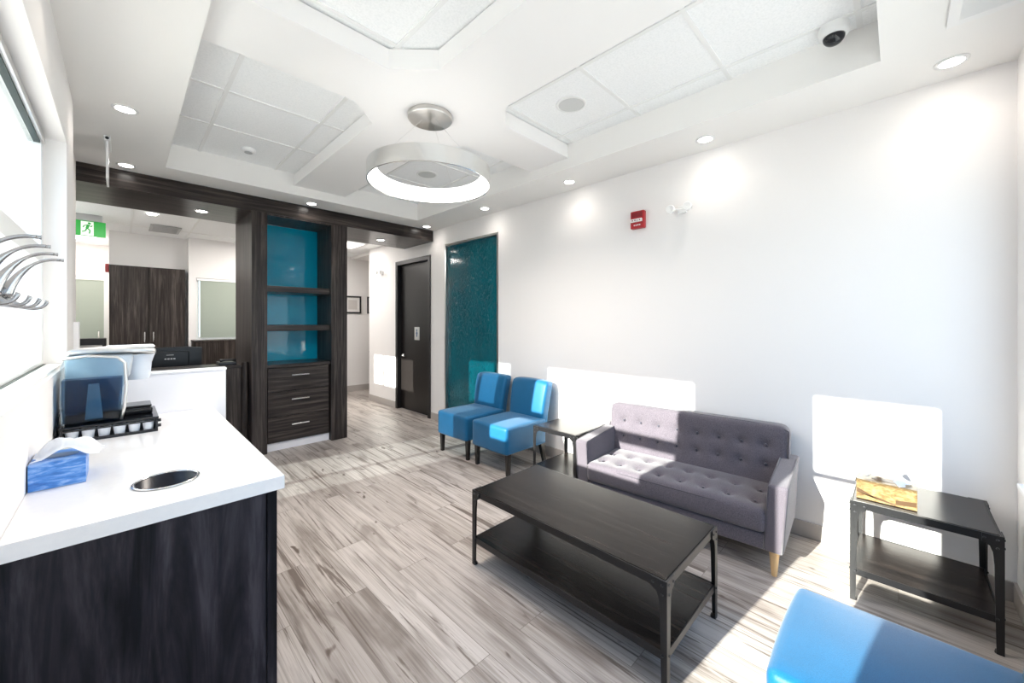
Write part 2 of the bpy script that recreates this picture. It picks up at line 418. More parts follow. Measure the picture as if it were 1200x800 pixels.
cross = [(tx0, c0), (1.04, c0), (a0, 1.81), (a0, ty0), (a1, ty0), (a1, 1.81), (1.94, c0), (tx1, c0), (tx1, c1), (1.94, c1), (a1, 2.63), (a1, ty1), (a0, ty1), (a0, 2.63), (1.04, c1), (tx0, c1)]
bm = B(); prism(bm, cross, ZP, ZT - 0.008); st(fin('ceiling_panel', bm, M['panelceil']), 'dropped cross-shaped ceiling panel with chamfered corners')
# reception ceiling
bm = B(); box(bm, -1.05, XR + 0.15, YB, 9.8, 2.709, 3.05); st(fin('ceiling_reception', bm, M['tile']))
bm = B(); box(bm, XR + 0.15, 5.2, 6.6, 7.95, 2.66, 3.05); box(bm, XR + 0.1, XR + 0.15, 6.79, 7.8, 2.655, 2.709); st(fin('ceiling_alcove', bm, M['ceil']))
bm = B()
for x in (-0.53, 0.08, 0.69, 1.30, 1.91): box(bm, x - 0.012, x + 0.012, 5.5, 9.6, 2.702, 2.709)
for y in (6.15, 7.35, 8.6): box(bm, -0.9, 3.15, y - 0.012, y + 0.012, 2.7035, 2.709)
st(fin('trim_3', bm, M['tbar']), 'grid bars of the reception ceiling')

# baseboards
for nm, b_ in (('baseboard_right', (XR - 0.014, XR, YF, 4.78, 0, 0.10)), ('baseboard_hall', (XR - 0.014, XR, 5.82, 6.79, 0, 0.10)),
               ('baseboard_back', (0.82, 5.05, 7.786, 7.8, 0, 0.12)), ('baseboard_front', (0.0, XR - 0.014, YF, YF + 0.014, 0, 0.10)),
               ('baseboard_left', (XL, XL + 0.014, YF, 1.49, 0, 0.10))):
    st(bx(nm, b_, M['base'], bev=0.003))

# dark bulkhead beam
bm = B(); box(bm, -0.9, XR, YB, 5.54, 2.553, ZS - 0.001); st(fin('trim_4', bm, M['woodx']), 'dark wood-grain bulkhead running above the openings')

# windows -------------------------------------------------------------
def window(name, x, y0, y1, z0, z1, fr, bars=(), mull=(), glass='glass', frost_to=None, dep=0.05):
    w = bpy.data.objects.new(name, None); C.objects.link(w); w.location = (x, (y0 + y1) / 2, z0); w['kind'] = 'structure'
    ox, oy, oz = w.location
    bm = B()
    def q(a, b_, c, d): box(bm, -dep / 2, dep / 2, a - oy, b_ - oy, c - oz, d - oz)
    q(y0, y0 + fr, z0, z1); q(y1 - fr, y1, z0, z1); q(y0 + fr, y1 - fr, z0, z0 + 0.03); q(y0 + fr, y1 - fr, z1 - 0.04, z1)
    for a, b_ in bars: q(y0 + fr, y1 - fr, a, b_)
    for a, b_ in mull: q(a, b_, z0 + 0.03, z1 - 0.04)
    fin('window_frame', bm, M['frame'], w)
    bm = B(); zz = frost_to if frost_to else z0 + 0.03
    box(bm, -0.003, 0.003, y0 + fr - oy, y1 - fr - oy, zz - oz, z1 - 0.04 - oz); fin('glass_pane', bm, M[glass], w)
    if frost_to:
        bm = B(); box(bm, -0.003, 0.003, y0 + fr - oy, y1 - fr - oy, z0 + 0.03 - oz, frost_to - oz); fin('added_frosted_pane', bm, M['frost'], w)  # frosted pane added to keep direct sun off the table and sofa front
    return w
w1 = window('window_1', -0.315, 1.52, 3.13, 1.17, HEAD, 0.07, bars=((1.70, 1.78),), frost_to=1.42)
bm = B(); box(bm, 0.0, 0.022, -0.78, 0.765, 1.130, 1.158); o = fin('head_gasket', bm, M['gasket'], w1)
bm = B(); box(bm, 0.022, 0.034, -0.78, 0.78, 1.142, 1.172); fin('head_rail', bm, M['steel'], w1)
bm = B(); box(bm, 0.026, 0.036, -0.78, 0.78, 0.002, 0.014); fin('sill_gasket', bm, M['gasket'], w1)
bm = B(); box(bm, 0.036, 0.09, -0.79, 0.79, 0.0, 0.012, 0.002); fin('window_sill', bm, M['white'], w1)
window('window_2', -0.315, 0.23, 0.91, 0.60, HEAD, 0.07, bars=((1.79, 1.82),))
window('window_3', -0.315, 3.60, 4.46, 0.0, HEAD, 0.02, bars=((1.70, 1.77),), mull=((3.89, 3.95),), glass='tint')
window('window_4', -0.985, 5.78, 7.17, 1.94, 2.52, 0.03, mull=((6.76, 6.81),))
# front window (behind the camera)
w = bpy.data.objects.new('window_5', None); C.objects.link(w); w['kind'] = 'structure'; w.location = (1.6, YF - 0.11, 0.62)
bm = B(); hw = 1.38; hh = HEAD - 0.62
for a, b_, c, d in ((-hw - 0.02, -hw + 0.04, 0, hh), (hw - 0.04, hw, 0, hh), (-hw, hw, 0, 0.04), (-hw, hw, hh - 0.04, hh), (-0.03, 0.03, 0.04, hh - 0.04)):
    box(bm, a, b_, -0.03, 0.03, c, d)
fin('window_frame', bm, M['frame'], w)
bm = B(); box(bm, -hw, hw, -0.003, 0.003, 0.04, hh - 0.04); fin('glass_pane', bm, M['glass'], w)
bm = B(); box(bm, -hw, hw, 0.035, 0.135, -0.001, 0.02, 0.003); fin('window_sill', bm, M['white'], w)
# corridor glazed door
d2 = bpy.data.objects.new('door_2', None); C.objects.link(d2); d2['kind'] = 'structure'; d2.location = (-0.53, 9.7, 0)
bm = B()
for a, b_, c, d in ((-0.35, -0.30, 0, 2.16), (0.30, 0.35, 0, 2.16), (-0.30, 0.30, 2.11, 2.16), (-0.30, 0.30, 0, 0.12)): box(bm, a, b_, -0.02, 0.02, c, d)
fin('door_frame', bm, M['frame'], d2); bx('glass_pane', (-0.30, 0.30, -0.004, 0.004, 0.12, 2.11), M['blind'], d2)
bm = B(); tube(bm, [(0.24, -0.02, 0.85), (0.24, -0.06, 0.87), (0.24, -0.06, 1.23), (0.24, -0.02, 1.25)], 0.011); fin('door_handle', bm, M['steel'], d2, True)
# reception window with blind
w6 = bpy.data.objects.new('window_6', None); C.objects.link(w6); w6['kind'] = 'structure'; w6.location = (1.28, 7.87, 1.12)
bm = B()
for a, b_, c, d in ((-0.47, -0.43, 0, 0.97), (0.43, 0.47, 0, 0.97), (-0.43, 0.43, 0, 0.04), (-0.43, 0.43, 0.93, 0.97)): box(bm, a, b_, -0.03, 0.03, c, d)
fin('window_frame', bm, M['frame'], w6); bx('glass_pane', (-0.43, 0.43, 0.01, 0.016, 0.04, 0.93), M['glass'], w6)
t = thing('roller_blind', 'pale roller blind lowered over the reception room window', 'blind', (1.28, 7.815, 2.05))
bm = B(); box(bm, -0.42, 0.36, -0.001, 0.001, -0.90, 0.0); fin('blind_cloth', bm, M['blind'], t)
bx('head_rail', (-0.46, 0.46, -0.012, 0.02, 0.0, 0.035), M['white'], t, 0.004)

# main door -------------------------------------------------------------
d1 = bpy.data.objects.new('door_1', None); C.objects.link(d1); d1['kind'] = 'structure'; d1.location = (XR, 5.30, 0); d1['label'] = 'dark brown hall door with a small silver plaque and lever'
bm = B()
box(bm, -0.018, 0.15, -0.50, -0.44, 0, 2.37); box(bm, -0.018, 0.15, 0.44, 0.50, 0, 2.37); box(bm, -0.018, 0.15, -0.44, 0.44, 2.31, 2.37)
fin('door_frame', bm, M['doorframe'], d1)
bx('door_leaf', (0.05, 0.095, -0.435, 0.435, 0.008, 2.305), M['door'], d1)
h = bpy.data.objects.new('door_handle', None)
bm = B(); lathe(bm, [(0.027, 0), (0.027, -0.008), (0.012, -0.01), (0.012, -0.045), (0.0, -0.045)], 0.05, 0.365, 0.86, 20, axis='X')
tube(bm, [(0.008, 0.365, 0.86), (0.005, 0.33, 0.86), (0.007, 0.25, 0.857)], [0.011, 0.011, 0.009]); fin('door_handle', bm, M['chrome'], d1, True)
t = thing('door_plaque', 'small silver washroom plaque on the dark hall door', 'sign', (XR + 0.047, 5.25, 1.22))
bx('plate', (-0.003, 0.003, -0.07, 0.07, -0.10, 0.10), M['steel'], t, 0.002)
bm = B(); lathe(bm, [(0.017, 0), (0.017, -0.002), (0, -0.002)], -0.0045, 0.0, 0.05, 14, axis='X'); prism(bm, [(-0.028, -0.005), (0.028, -0.005), (0.014, 0.03), (-0.014, 0.03)], -0.0055, -0.004, 'X')
prism(bm, [(-0.014, -0.05), (0.014, -0.05), (0.016, -0.006), (-0.016, -0.006)], -0.0055, -0.004, 'X'); fin('pictogram', bm, M['lblue'], t)

# teal niche -------------------------------------------------------------
t = thing('water_wall_panel', 'tall teal textured glass water feature panel recessed in the right wall', 'wall panel', (XR + 0.04, 3.915, 0.18))
bx('glass_sheet', (0.0, 0.02, -0.52, 0.52, 0.02, 2.265), M['rain'], t)
bm = B()
for a, b_, c, d in ((-0.54, -0.52, 0.0, 2.285), (0.515, 0.54, 0.0, 2.285), (-0.52, 0.515, 2.262, 2.285), (-0.52, 0.515, 0.0, 0.022)): box(bm, -0.042, 0.035, a, b_, c, d)
fin('metal_frame', bm, M['steel'], t)

# ------------------------------------------------------------------ bookcase tower
t = thing('built_in_bookcase', 'tall dark wood built-in bookcase with teal glass back between the openings', 'bookcase', (1.41, YB, 0))
def rel(b_, o=(1.41, YB, 0)): return (b_[0] - o[0], b_[1] - o[0], b_[2] - o[1], b_[3] - o[1], b_[4] - o[2], b_[5] - o[2])
bx('side_panel', rel((0.94, 1.08, YB - 0.008, 5.54, 0, 2.552)), M['wood'], t, 0.002)
bx('side_panel', rel((1.735, 1.92, YB - 0.008, 5.54, 0, 2.552)), M['wood'], t, 0.002)
bx('top_panel', rel((1.081, 1.734, YB + 0.003, 5.20, 2.535, 2.552)), M['wood'], t)
bx('back_panel', rel((1.081, 1.734, 5.215, 5.53, 0, 2.53)), M['wood'], t)
bx('glass_back', rel((1.082, 1.733, 5.20, 5.212, 0.94, 2.53)), M['teal'], t)
bx('shelf', rel((1.081, 1.734, 4.785, 5.198, 1.725, 1.79)), M['woodx'], t, 0.002)
bx('shelf', rel((1.081, 1.734, 4.785, 5.198, 1.30, 1.365)), M['woodx'], t, 0.002)
o = (1.41, 4.76, 0)
t = thing('drawer_cabinet', 'dark wood cabinet of three drawers below the bookcase shelves', 'cabinet', o)
bx('carcass', rel((1.083, 1.732, 4.80, 5.19, 0.085, 0.900), o), M['wood'], t)
bx('countertop', rel((1.083, 1.732, 4.76, 5.195, 0.902, 0.938), o), M['woodx'], t, 0.002)
bx('toe_kick', rel((1.083, 1.732, 4.80, 4.82, 0.0, 0.084), o), M['halfwall'], t)
for z0, z1 in ((0.645, 0.896), (0.368, 0.637), (0.090, 0.360)):
    d = bx('drawer', rel((1.095, 1.72, 4.776, 4.799, z0, z1), o), M['woodx'], t, 0.0015)
    bm = B(); zc = z0 + (z1 - z0) * 0.66; yy = 4.776 - 4.76
    box(bm, -0.09, 0.09, yy - 0.028, yy - 0.018, zc - 0.006, zc + 0.006, 0.001)
    for s in (-0.07, 0.07): box(bm, s - 0.004, s + 0.004, yy - 0.019, yy, zc - 0.004, zc + 0.004)
    fin('handle', bm, M['chrome'], d)

# ------------------------------------------------------------------ counter
t = thing('counter_cabinet', 'dark charcoal wood-grain coffee counter base by the left wall', 'cabinet', (0.08, 2.2, 0))
o = (0.08, 2.2, 0)
bx('front_panel', rel((XL + 0.002, 0.342, 1.515, 1.533, 0, 0.828), o), M['woodblue'], t, 0.001)
bx('corner_post', rel((0.345, 0.374, 1.510, 1.545, 0, 0.828), o), M['woodblue'], t, 0.002)
for k in range(3):
    y0 = 1.56 + k * 0.477
    d = bx('door', rel((0.352, 0.370, y0, y0 + 0.47, 0.09, 0.824), o), M['woodblue'], t, 0.001)
    bm = B(); tube(bm, [(0.370 - 0.08, y0 + 0.42 - 2.2, 0.60), (0.398 - 0.08, y0 + 0.42 - 2.2, 0.60), (0.398 - 0.08, y0 + 0.42 - 2.2, 0.76), (0.370 - 0.08, y0 + 0.42 - 2.2, 0.76)], 0.005); fin('handle', bm, M['chrome'], d)
bx('carcass', rel((XL + 0.002, 0.350, 1.70 + 0.16, 2.985, 0.085, 0.828), o), M['woodblue'], t)
bx('toe_kick', rel((XL + 0.002, 0.31, 1.56, 2.985, 0, 0.083), o), M['woodblue'], t)
# quartz worktop with round waste hole
cx, cy, hr, zt, zb = 0.103, 1.722, 0.081, 0.874, 0.830
bm = B(); n = 48; x0, x1, y0, y1, cr = XL + 0.001, 0.392, 1.493, 2.995, 0.012
def outer(a):
    dx, dy = math.cos(a), math.sin(a); ts = []
    if dx > 0: ts.append((x1 - cx) / dx)
    if dx < 0: ts.append((x0 - cx) / dx)
    if dy > 0: ts.append((y1 - cy) / dy)
    if dy < 0: ts.append((y0 - cy) / dy)
    k = min(ts); return (cx + dx * k, cy + dy * k)
angs = sorted([2 * PI * i / n for i in range(n)] + [math.atan2(yy - cy, xx - cx) % (2 * PI) for xx in (x0, x1) for yy in (y0, y1)])
ot = [bm.verts.new((*outer(a), zt)) for a in angs]; ob = [bm.verts.new((*outer(a), zb)) for a in angs]
it = [bm.verts.new((cx + hr * math.cos(a), cy + hr * math.sin(a), zt)) for a in angs]; ib = [bm.verts.new((cx + hr * math.cos(a), cy + hr * math.sin(a), zb)) for a in angs]
for i in range(len(angs)):
    j = (i + 1) % len(angs)
    bm.faces.new((ot[i], ot[j], it[j], it[i])); bm.faces.new((ob[i], ib[i], ib[j], ob[j])); bm.faces.new((ot[i], ob[i], ob[j], ot[j])); bm.faces.new((it[i], it[j], ib[j], ib[i]))
es = [e for e in bm.edges if e.verts[0] in ot and e.verts[1] in ot]
bmesh.ops.bevel(bm, geom=es, offset=0.004, segments=2, profile=0.5, affect='EDGES')
ct = tag(fin('countertop', bm, M['quartz']), 'white polished quartz worktop on the coffee counter with a round hole', 'countertop')
t = thing('waste_chute', 'round chrome-rimmed waste hole let into the white worktop', 'waste chute', (cx, cy, 0.875))
bm = B(); lathe_closed(bm, [(hr - 0.004, 0.0005), (hr + 0.004, 0.0005), (hr + 0.005, 0.002), (hr + 0.001, 0.004), (hr - 0.004, 0.003)]); fin('rim', bm, M['chrome'], t, True)
bm = B(); lathe_closed(bm, [(hr - 0.002, 0.0), (hr - 0.006, 0.0), (hr - 0.012, -0.33), (0.001, -0.33), (0.001, -0.335), (hr - 0.008, -0.335)], n=40); fin('liner', bm, M['holeliner'], t, True)

# ------------------------------------------------------------------ white half wall + reception desk
t = thing('half_wall', 'white waist-high partition standing behind the coffee counter', 'partition', (0.12, 3.03, 0))
bx('panel', (-0.325, 0.338, -0.03, 0.03, 0, 1.100), M['halfwall'], t)
bx('cap', (-0.328, 0.342, -0.036, 0.036, 1.1005, 1.115), M['white'], t, 0.003)
t = thing('reception_desk', 'dark wood reception desk front beside the bookcase post', 'desk', (0.3, 5.0, 0))
bx('front_panel', (-1.1, 0.57, -0.14, -0.10, 0, 0.925), M['cabwood'], t)
bx('ledge', (-1.1, 0.575, -0.16, 0.12, 0.926, 0.955), M['woodx'], t, 0.004)
bm = B(); lathe(bm, [(0.032, 0), (0.032, 0.965), (0.027, 0.978), (0.0, 0.98)], 0.607, -0.12, 0, 24); fin('end_post', bm, M['cabwood'], t, auto=40)
t = thing('desk', 'dark work desk behind the reception front carrying the monitor', 'desk', (0.3, 5.54, 0))
bx('work_surface', (-1.1, 0.60, -0.40, 0.40, 0.72, 0.75), M['woodx'], t, 0.004)
for a in (-1.09, 0.53): bx('leg_panel', (a, a + 0.04, -0.38, 0.38, 0, 0.719), M['cabwood'], t)
t = thing('desk_phone', 'black desk phone on the reception desk ledge beside the post', 'phone', (0.80, 4.98, 0.9555))
bm = B(); box(bm, -0.11, 0.04, -0.08, 0.09, 0, 0.03, 0.006); fin('phone_base', bm, M['blackplastic'], t)
bm = B(); tube(bm, [(-0.10, -0.05, 0.045), (-0.05, -0.055, 0.05), (0.0, -0.055, 0.05), (0.035, -0.05, 0.045)], [0.017, 0.011, 0.011, 0.017]); fin('handset', bm, M['blackplastic'], t, True)
t = thing('computer_monitor', 'black back of a computer monitor facing away on the reception desk', 'monitor', (0.36, 5.62, 0.751))
bm = B(); prism(bm, [(-0.27, 0.12), (0.27, 0.12), (0.275, 0.36), (0.15, 0.375), (-0.15, 0.37), (-0.275, 0.35)], -0.02, 0.012, 'Y'); fin('screen_housing', bm, M['blackplastic'], t)
bm = B(); box(bm, -0.16, 0.16, -0.05, -0.02, 0.16, 0.33, 0.01); fin('rear_bulge', bm, M['blackplastic'], t)
bm = B(); box(bm, -0.03, 0.03, -0.045, -0.03, 0.01, 0.2); box(bm, -0.12, 0.12, -0.10, 0.08, 0, 0.012, 0.003); fin('stand', bm, M['blackplastic'], t)
bm = B()
for k in range(4): box(bm, -0.045 + k * 0.024, -0.028 + k * 0.024, -0.053, -0.0505, 0.243, 0.256)
fin('badge', bm, M['plastic'], t)
bx('upper_mark', (-0.03, 0.03, -0.053, -0.0505, 0.287, 0.295), M['greyplastic'], t)

# tall cabinet, back cabinet, printer, exit sign
t = thing('tall_cabinet', 'tall dark brown two-door cabinet at the back of the reception', 'cabinet', (0.27, 7.9, 0))
bx('carcass', (-0.405, 0.41, -0.08, 0.098, 0, 2.205), M['cabwood'], t)
for s in (0, 1):
    a, b_ = ((-0.40, 0.001), (0.006, 0.405))[s]
    d = bx('door', (a, b_, -0.10, -0.081, 0.08, 2.20), M['cabwood'], t, 0.002)
    hx = -0.045 if s == 0 else 0.05
    bm = B(); tube(bm, [(hx, -0.10, 1.10), (hx, -0.13, 1.11), (hx, -0.13, 1.25), (hx, -0.10, 1.26)], 0.007); fin('handle', bm, M['chrome'], d)
t = thing('low_cabinet', 'dark low cabinet below the reception blind', 'cabinet', (1.3, 7.55, 0))
bx('carcass', (-0.55, 0.5, -0.17, 0.23, 0, 1.095), M['cabwood'], t); bx('cabinet_top', (-0.555, 0.505, -0.19, 0.235, 1.096, 1.12), M['cabwood'], t, 0.003)
for a in (-0.54, -0.02): bx('door', (a, a + 0.51, -0.19, -0.171, 0.08, 1.09), M['cabwood'], t, 0.002)
t = thing('printer_stand', 'white pedestal far down the corridor behind the reception', 'stand', (-0.30, 8.7, 0))
bx('cabinet_body', (-0.2, 0.12, -0.25, 0.25, 0, 1.02), M['white'], t, 0.004)
t = thing('printer', 'small black printer on the white pedestal in the corridor', 'printer', (-0.33, 8.65, 1.021))
bx('printer_body', (-0.15, 0.15, -0.15, 0.17, 0, 0.13), M['blackplastic'], t, 0.01)
bx('paper_tray', (-0.11, 0.11, -0.20, -0.151, 0.01, 0.03), M['greyplastic'], t)
t = thing('exit_sign', 'green running-man exit sign hanging from the reception ceiling', 'exit sign', (-0.31, 7.0, 2.66))
bx('mounting_plate', (-0.13, 0.13, -0.03, 0.03, -0.03, 0.048), M['greyplastic'], t, 0.003)
bx('sign_panel', (-0.16, 0.16, -0.012, 0.012, -0.215, -0.032), M['exitgreen'], t)
bx('pictogram_field', (-0.048, 0.058, -0.0145, -0.0125, -0.21, -0.04), M['exitwhite'], t)
bm = B(); Y0, Y1 = -0.0165, -0.0145
def seg(x0, z0, x1, z1, w):
    dx, dz = x1 - x0, z1 - z0; l = math.hypot(dx, dz); px, pz = -dz / l * w / 2, dx / l * w / 2
    prism(bm, [(x0 + px, z0 + pz), (x1 + px, z1 + pz), (x1 - px, z1 - pz), (x0 - px, z0 - pz)], Y0, Y1, 'Y')
lathe(bm, [(0.013, 0), (0.013, 0.002)], 0.022, Y0, -0.062, 14, axis='Y')
seg(0.014, -0.078, 0.002, -0.125, 0.024); seg(0.012, -0.084, 0.038, -0.10, 0.009); seg(0.038, -0.10, 0.046, -0.085, 0.009); seg(0.01, -0.082, -0.02, -0.092, 0.009); seg(-0.02, -0.092, -0.03, -0.115, 0.009)
seg(0.004, -0.122, 0.028, -0.145, 0.012); seg(0.028, -0.145, 0.022, -0.185, 0.011); seg(0.0, -0.125, -0.01, -0.155, 0.012); seg(-0.01, -0.155, -0.038, -0.168, 0.011)
fin('running_figure', bm, M['exitgreen'], t)
t = thing('air_vent', 'grey square diffuser in the reception ceiling above the tall cabinet', 'vent', (0.42, 7.3, 2.702))
bx('frame', (-0.16, 0.16, -0.25, 0.25, -0.012, -0.001), M['greyplastic'], t, 0.002)
bm = B()
for k in range(5): box(bm, -0.13, 0.13, -0.2 + k * 0.09, -0.17 + k * 0.09, -0.018, -0.0125)
fin('slats', bm, M['greyplastic'], t)

# ------------------------------------------------------------------ coffee station
GX, GY = -0.035, 2.69
t = thing('pod_drawer', 'black coffee pod storage drawer under the coffee machine', 'drawer', (GX, GY, 0.8745))
bm = B(); box(bm, -0.155, 0.155, -0.16, 0.17, 0.0, 0.008); box(bm, -0.155, -0.147, -0.16, 0.17, 0.008, 0.060); box(bm, 0.147, 0.155, -0.16, 0.17, 0.008, 0.060); box(bm, -0.147, 0.147, -0.10, 0.17, 0.008, 0.060)
fin('tray_body', bm, M['blackplastic'], t)
bm = B(); box(bm, -0.158, 0.158, -0.165, 0.175, 0.0605, 0.071, 0.003); fin('top_plate', bm, M['blackgloss'], t)
bm = B(); tube(bm, [(-0.150, -0.163, 0.012), (0.150, -0.163, 0.012)], 0.0025); tube(bm, [(-0.150, -0.163, 0.052), (0.150, -0.163, 0.052)], 0.003); fin('front_rail', bm, M['blackplastic'], t)
bm = B()
for z in (0.02, 0.045): lathe(bm, [(0.008, 0), (0.008, 0.012), (0.0, 0.012)], 0.156, -0.12, z, 12, axis='X')
fin('side_knobs', bm, M['blackplastic'], t)
pod0 = None
words_ = ['far left', 'second from the left', 'third from the left', 'third from the right', 'second from the right', 'far right']
for k in range(6):
    if pod0 is None:
        p = thing('coffee_pod', '', 'coffee pod', group='coffee pods in the drawer front')
        bm = B(); lathe(bm, [(0.0, 0), (0.0165, 0), (0.0175, 0.002), (0.0215, 0.040), (0.0235, 0.041), (0.0235, 0.044), (0.0, 0.044)], n=24); fin('cup', bm, M['cup'], p, auto=40)
        bm = B(); lathe(bm, [(0.022, 0.0442), (0.022, 0.0455), (0.0, 0.0455)], n=24); fin('lid', bm, M['podlid'], p)
        pod0 = p
    else: p = copy_tree(pod0)
    p.location = (GX - 0.1225 + k * 0.049, GY - 0.132, 0.8830)
    p['label'] = 'white coffee pod in the black drawer, ' + words_[k] + ' of six'
# machine
t = thing('coffee_machine', 'silver and black single-cup coffee machine with a clear blue water tank', 'coffee machine', (GX, GY, 0.9465))
bm = B(); box(bm, -0.15, 0.142, -0.05, 0.13, 0, 0.030, 0.008); fin('base', bm, M['blackgloss'], t)
bm = B(); prism(bm, [(-0.15, 0.031), (0.03, 0.031), (0.026, 0.12), (0.032, 0.17), (0.060, 0.19), (0.075, 0.30), (-0.15, 0.30)], -0.045, 0.125, 'Y')
bmesh.ops.bevel(bm, geom=list(bm.edges), offset=0.012, segments=3, profile=0.5, affect='EDGES'); fin('body', bm, M['silverplastic'], t, auto=40)
bm = B(); lathe(bm, [(0.0, -0.125), (0.046, -0.125), (0.052, -0.10), (0.056, -0.045), (0.066, -0.008), (0.072, 0.0), (0.0, 0.0)], 0.085, 0.04, 0.292, 40, sx=1.0, sy=1.15); fin('brew_head', bm, M['podshell'], t, auto=50)
bm = B(); lathe_closed(bm, [(0.062, -0.010), (0.074, -0.002), (0.0745, 0.002), (0.062, 0.002)], 0.085, 0.04, 0.2925, 40); fin('head_band', bm, M['chrome'], t, True)
bm = B()
soft(bm, 0.150, 0.092, 0.014, 0.013, mid=(10, 6, 1), fn=lambda x, y, z, a, b_, c: (x, y * (1 - 0.25 * max(0, x / 0.15) ** 3), z + 0.010 * (1 - (x / 0.15) ** 2)))
bmesh.ops.translate(bm, vec=(0.005, 0.035, 0.308), verts=bm.verts); fin('lid', bm, M['steel'], t, True)
bm = B(); soft(bm, 0.085, 0.07, 0.006, 0.0055, mid=(6, 6, 1)); bmesh.ops.translate(bm, vec=(0.065, 0.035, 0.331), verts=bm.verts); fin('lid_insert', bm, M['plastic'], t, True)
bm = B(); box(bm, 0.035, 0.138, -0.03, 0.11, 0.0305, 0.040, 0.003); fin('drip_tray', bm, M['blackgloss'], t)
# reservoir: shell, water, steel edge strip
tank = [(-0.152, 0.006), (0.022, 0.006), (0.034, 0.06), (0.040, 0.16), (0.036, 0.26), (0.010, 0.285), (-0.075, 0.296), (-0.145, 0.285), (-0.155, 0.26), (-0.157, 0.1)]
bm = B(); prism(bm, tank, -0.150, -0.050, 'Y'); bmesh.ops.bevel(bm, geom=[e for e in bm.edges if abs(e.verts[0].co.y - e.verts[1].co.y) < 1e-5], offset=0.006, segments=2, profile=0.5, affect='EDGES')
rv = fin('water_tank', bm, M['tank'], t, auto=40)
wat = [(-0.148, 0.012), (0.017, 0.012), (0.029, 0.06), (0.034, 0.14), (0.034, 0.198), (-0.152, 0.198), (-0.152, 0.1)]
bm = B(); prism(bm, wat, -0.143, -0.057, 'Y'); fin('water', bm, M['water'], rv)
bm = B(); prism(bm, [(-0.085, 0.015), (-0.03, 0.015), (-0.042, 0.17), (-0.075, 0.17)], -0.11, -0.07, 'Y'); fin('tank_filter', bm, M['greyplastic'], rv)
bm = B(); tube(bm, [(0.030, -0.146, 0.004), (0.041, -0.147, 0.06), (0.047, -0.147, 0.16), (0.043, -0.147, 0.262), (0.018, -0.147, 0.291), (-0.075, -0.147, 0.303), (-0.148, -0.147, 0.291)], 0.006, 10); fin('tank_trim', bm, M['steel'], t, True)
# cord
bm = B()
pts = bez((-0.20, 2.80, 0.98), (-0.202, 2.74, 1.0), (-0.203, 2.66, 0.99), (-0.203, 2.60, 0.955), 10) + bez((-0.203, 2.60, 0.955), (-0.203, 2.50, 0.92), (-0.203, 2.56, 0.90), (-0.203, 2.58, 0.925), 8)[1:] + bez((-0.203, 2.58, 0.925), (-0.203, 2.63, 0.90), (-0.203, 2.50, 0.885), (-0.203, 2.70, 0.879), 8)[1:]
tube(bm, pts, 0.0038, 8); tag(fin('power_cord', bm, M['blackplastic'], smooth=True), 'black power cord looped between the coffee machine and the left wall', 'cord')

# tissue boxes
def tissue_mesh(w, d, h, seed):
    bm = B(); r2 = random.Random(seed); nu, nv = 26, 12; g = []
    ph = [r2.uniform(0, 6.28) for _ in range(6)]
    for i in range(nu + 1):
        u = i / nu * 2 - 1; row = []
        for j in range(nv + 1):
            v = j / nv * 2 - 1
            spread = abs(u)
            z = h * (0.15 + 0.95 * (1 - abs(u) ** 1.6)) * (1 - 0.35 * v * v) + h * 0.16 * math.sin(5 * u + ph[0] + 2 * v) + h * 0.10 * math.sin(9 * v + ph[1] + 3 * u)
            z *= (0.55 + 0.45 * (1 - abs(v)))
            x = u * w + 0.006 * math.sin(7 * v + ph[2]); y = v * d * (0.30 + 0.8 * spread) + 0.006 * math.sin(6 * u + ph[3])
            row.append(bm.verts.new((x, y, max(z, 0.004 * (1 + spread)))))
        g.append(row)
    for i in range(nu):
        for j in range(nv): bm.faces.new((g[i][j], g[i + 1][j], g[i + 1][j + 1], g[i][j + 1]))
    return bm
t = thing('tissue_box', 'blue sea-print tissue box on the white worktop by the left wall', 'tissue box', (-0.146, 1.953, 0.8745), 0)
bm = B(); box(bm, -0.0605, 0.0605, -0.06, 0.10, 0, 0.083, 0.0015); fin('carton', bm, M['bluebox'], t)
bm = B(); lathe(bm, [(0.035, 0.0833), (0.035, 0.0842), (0.0, 0.0842)], 0, 0.02, 0, 28, sx=1.2, sy=0.9); fin('opening', bm, M['lblue'], t)
o = fin('tissue', tissue_mesh(0.074, 0.062, 0.060, 5), M['tissue'], t, True); o.location = (0.022, 0.0, 0.083)
t = thing('tissue_box', 'gold patterned tissue box on the side table by the right window corner', 'tissue box', (2.71, 0.045, 0.5025), 0)
bm = B(); box(bm, -0.057, 0.057, -0.108, 0.108, 0, 0.098, 0.0015); fin('carton', bm, M['goldbox'], t)
bm = B()
prism(bm, [(0.106, 0.055), (0.106, 0.030), (0.02, 0.022), (-0.035, 0.008), (-0.035, 0.002), (0.02, 0.012)], -0.0585, -0.0572, 'X'); prism(bm, [(-0.035, 0.030), (-0.106, 0.040), (-0.106, 0.018), (-0.035, 0.008)], -0.0585, -0.0572, 'X'); fin('printed_band', bm, M['goldband'], t)
bm = B(); lathe(bm, [(0.030, 0.0983), (0.030, 0.0992), (0.0, 0.0992)], 0, 0.0, 0, 28, sx=0.9, sy=1.8); fin('opening', bm, M['goldband'], t)
o = fin('tissue', tissue_mesh(0.070, 0.065, 0.085, 9), M['tissue'], t, True); o.location = (0, -0.01, 0.097); o.rotation_euler = (0, 0, R(70))

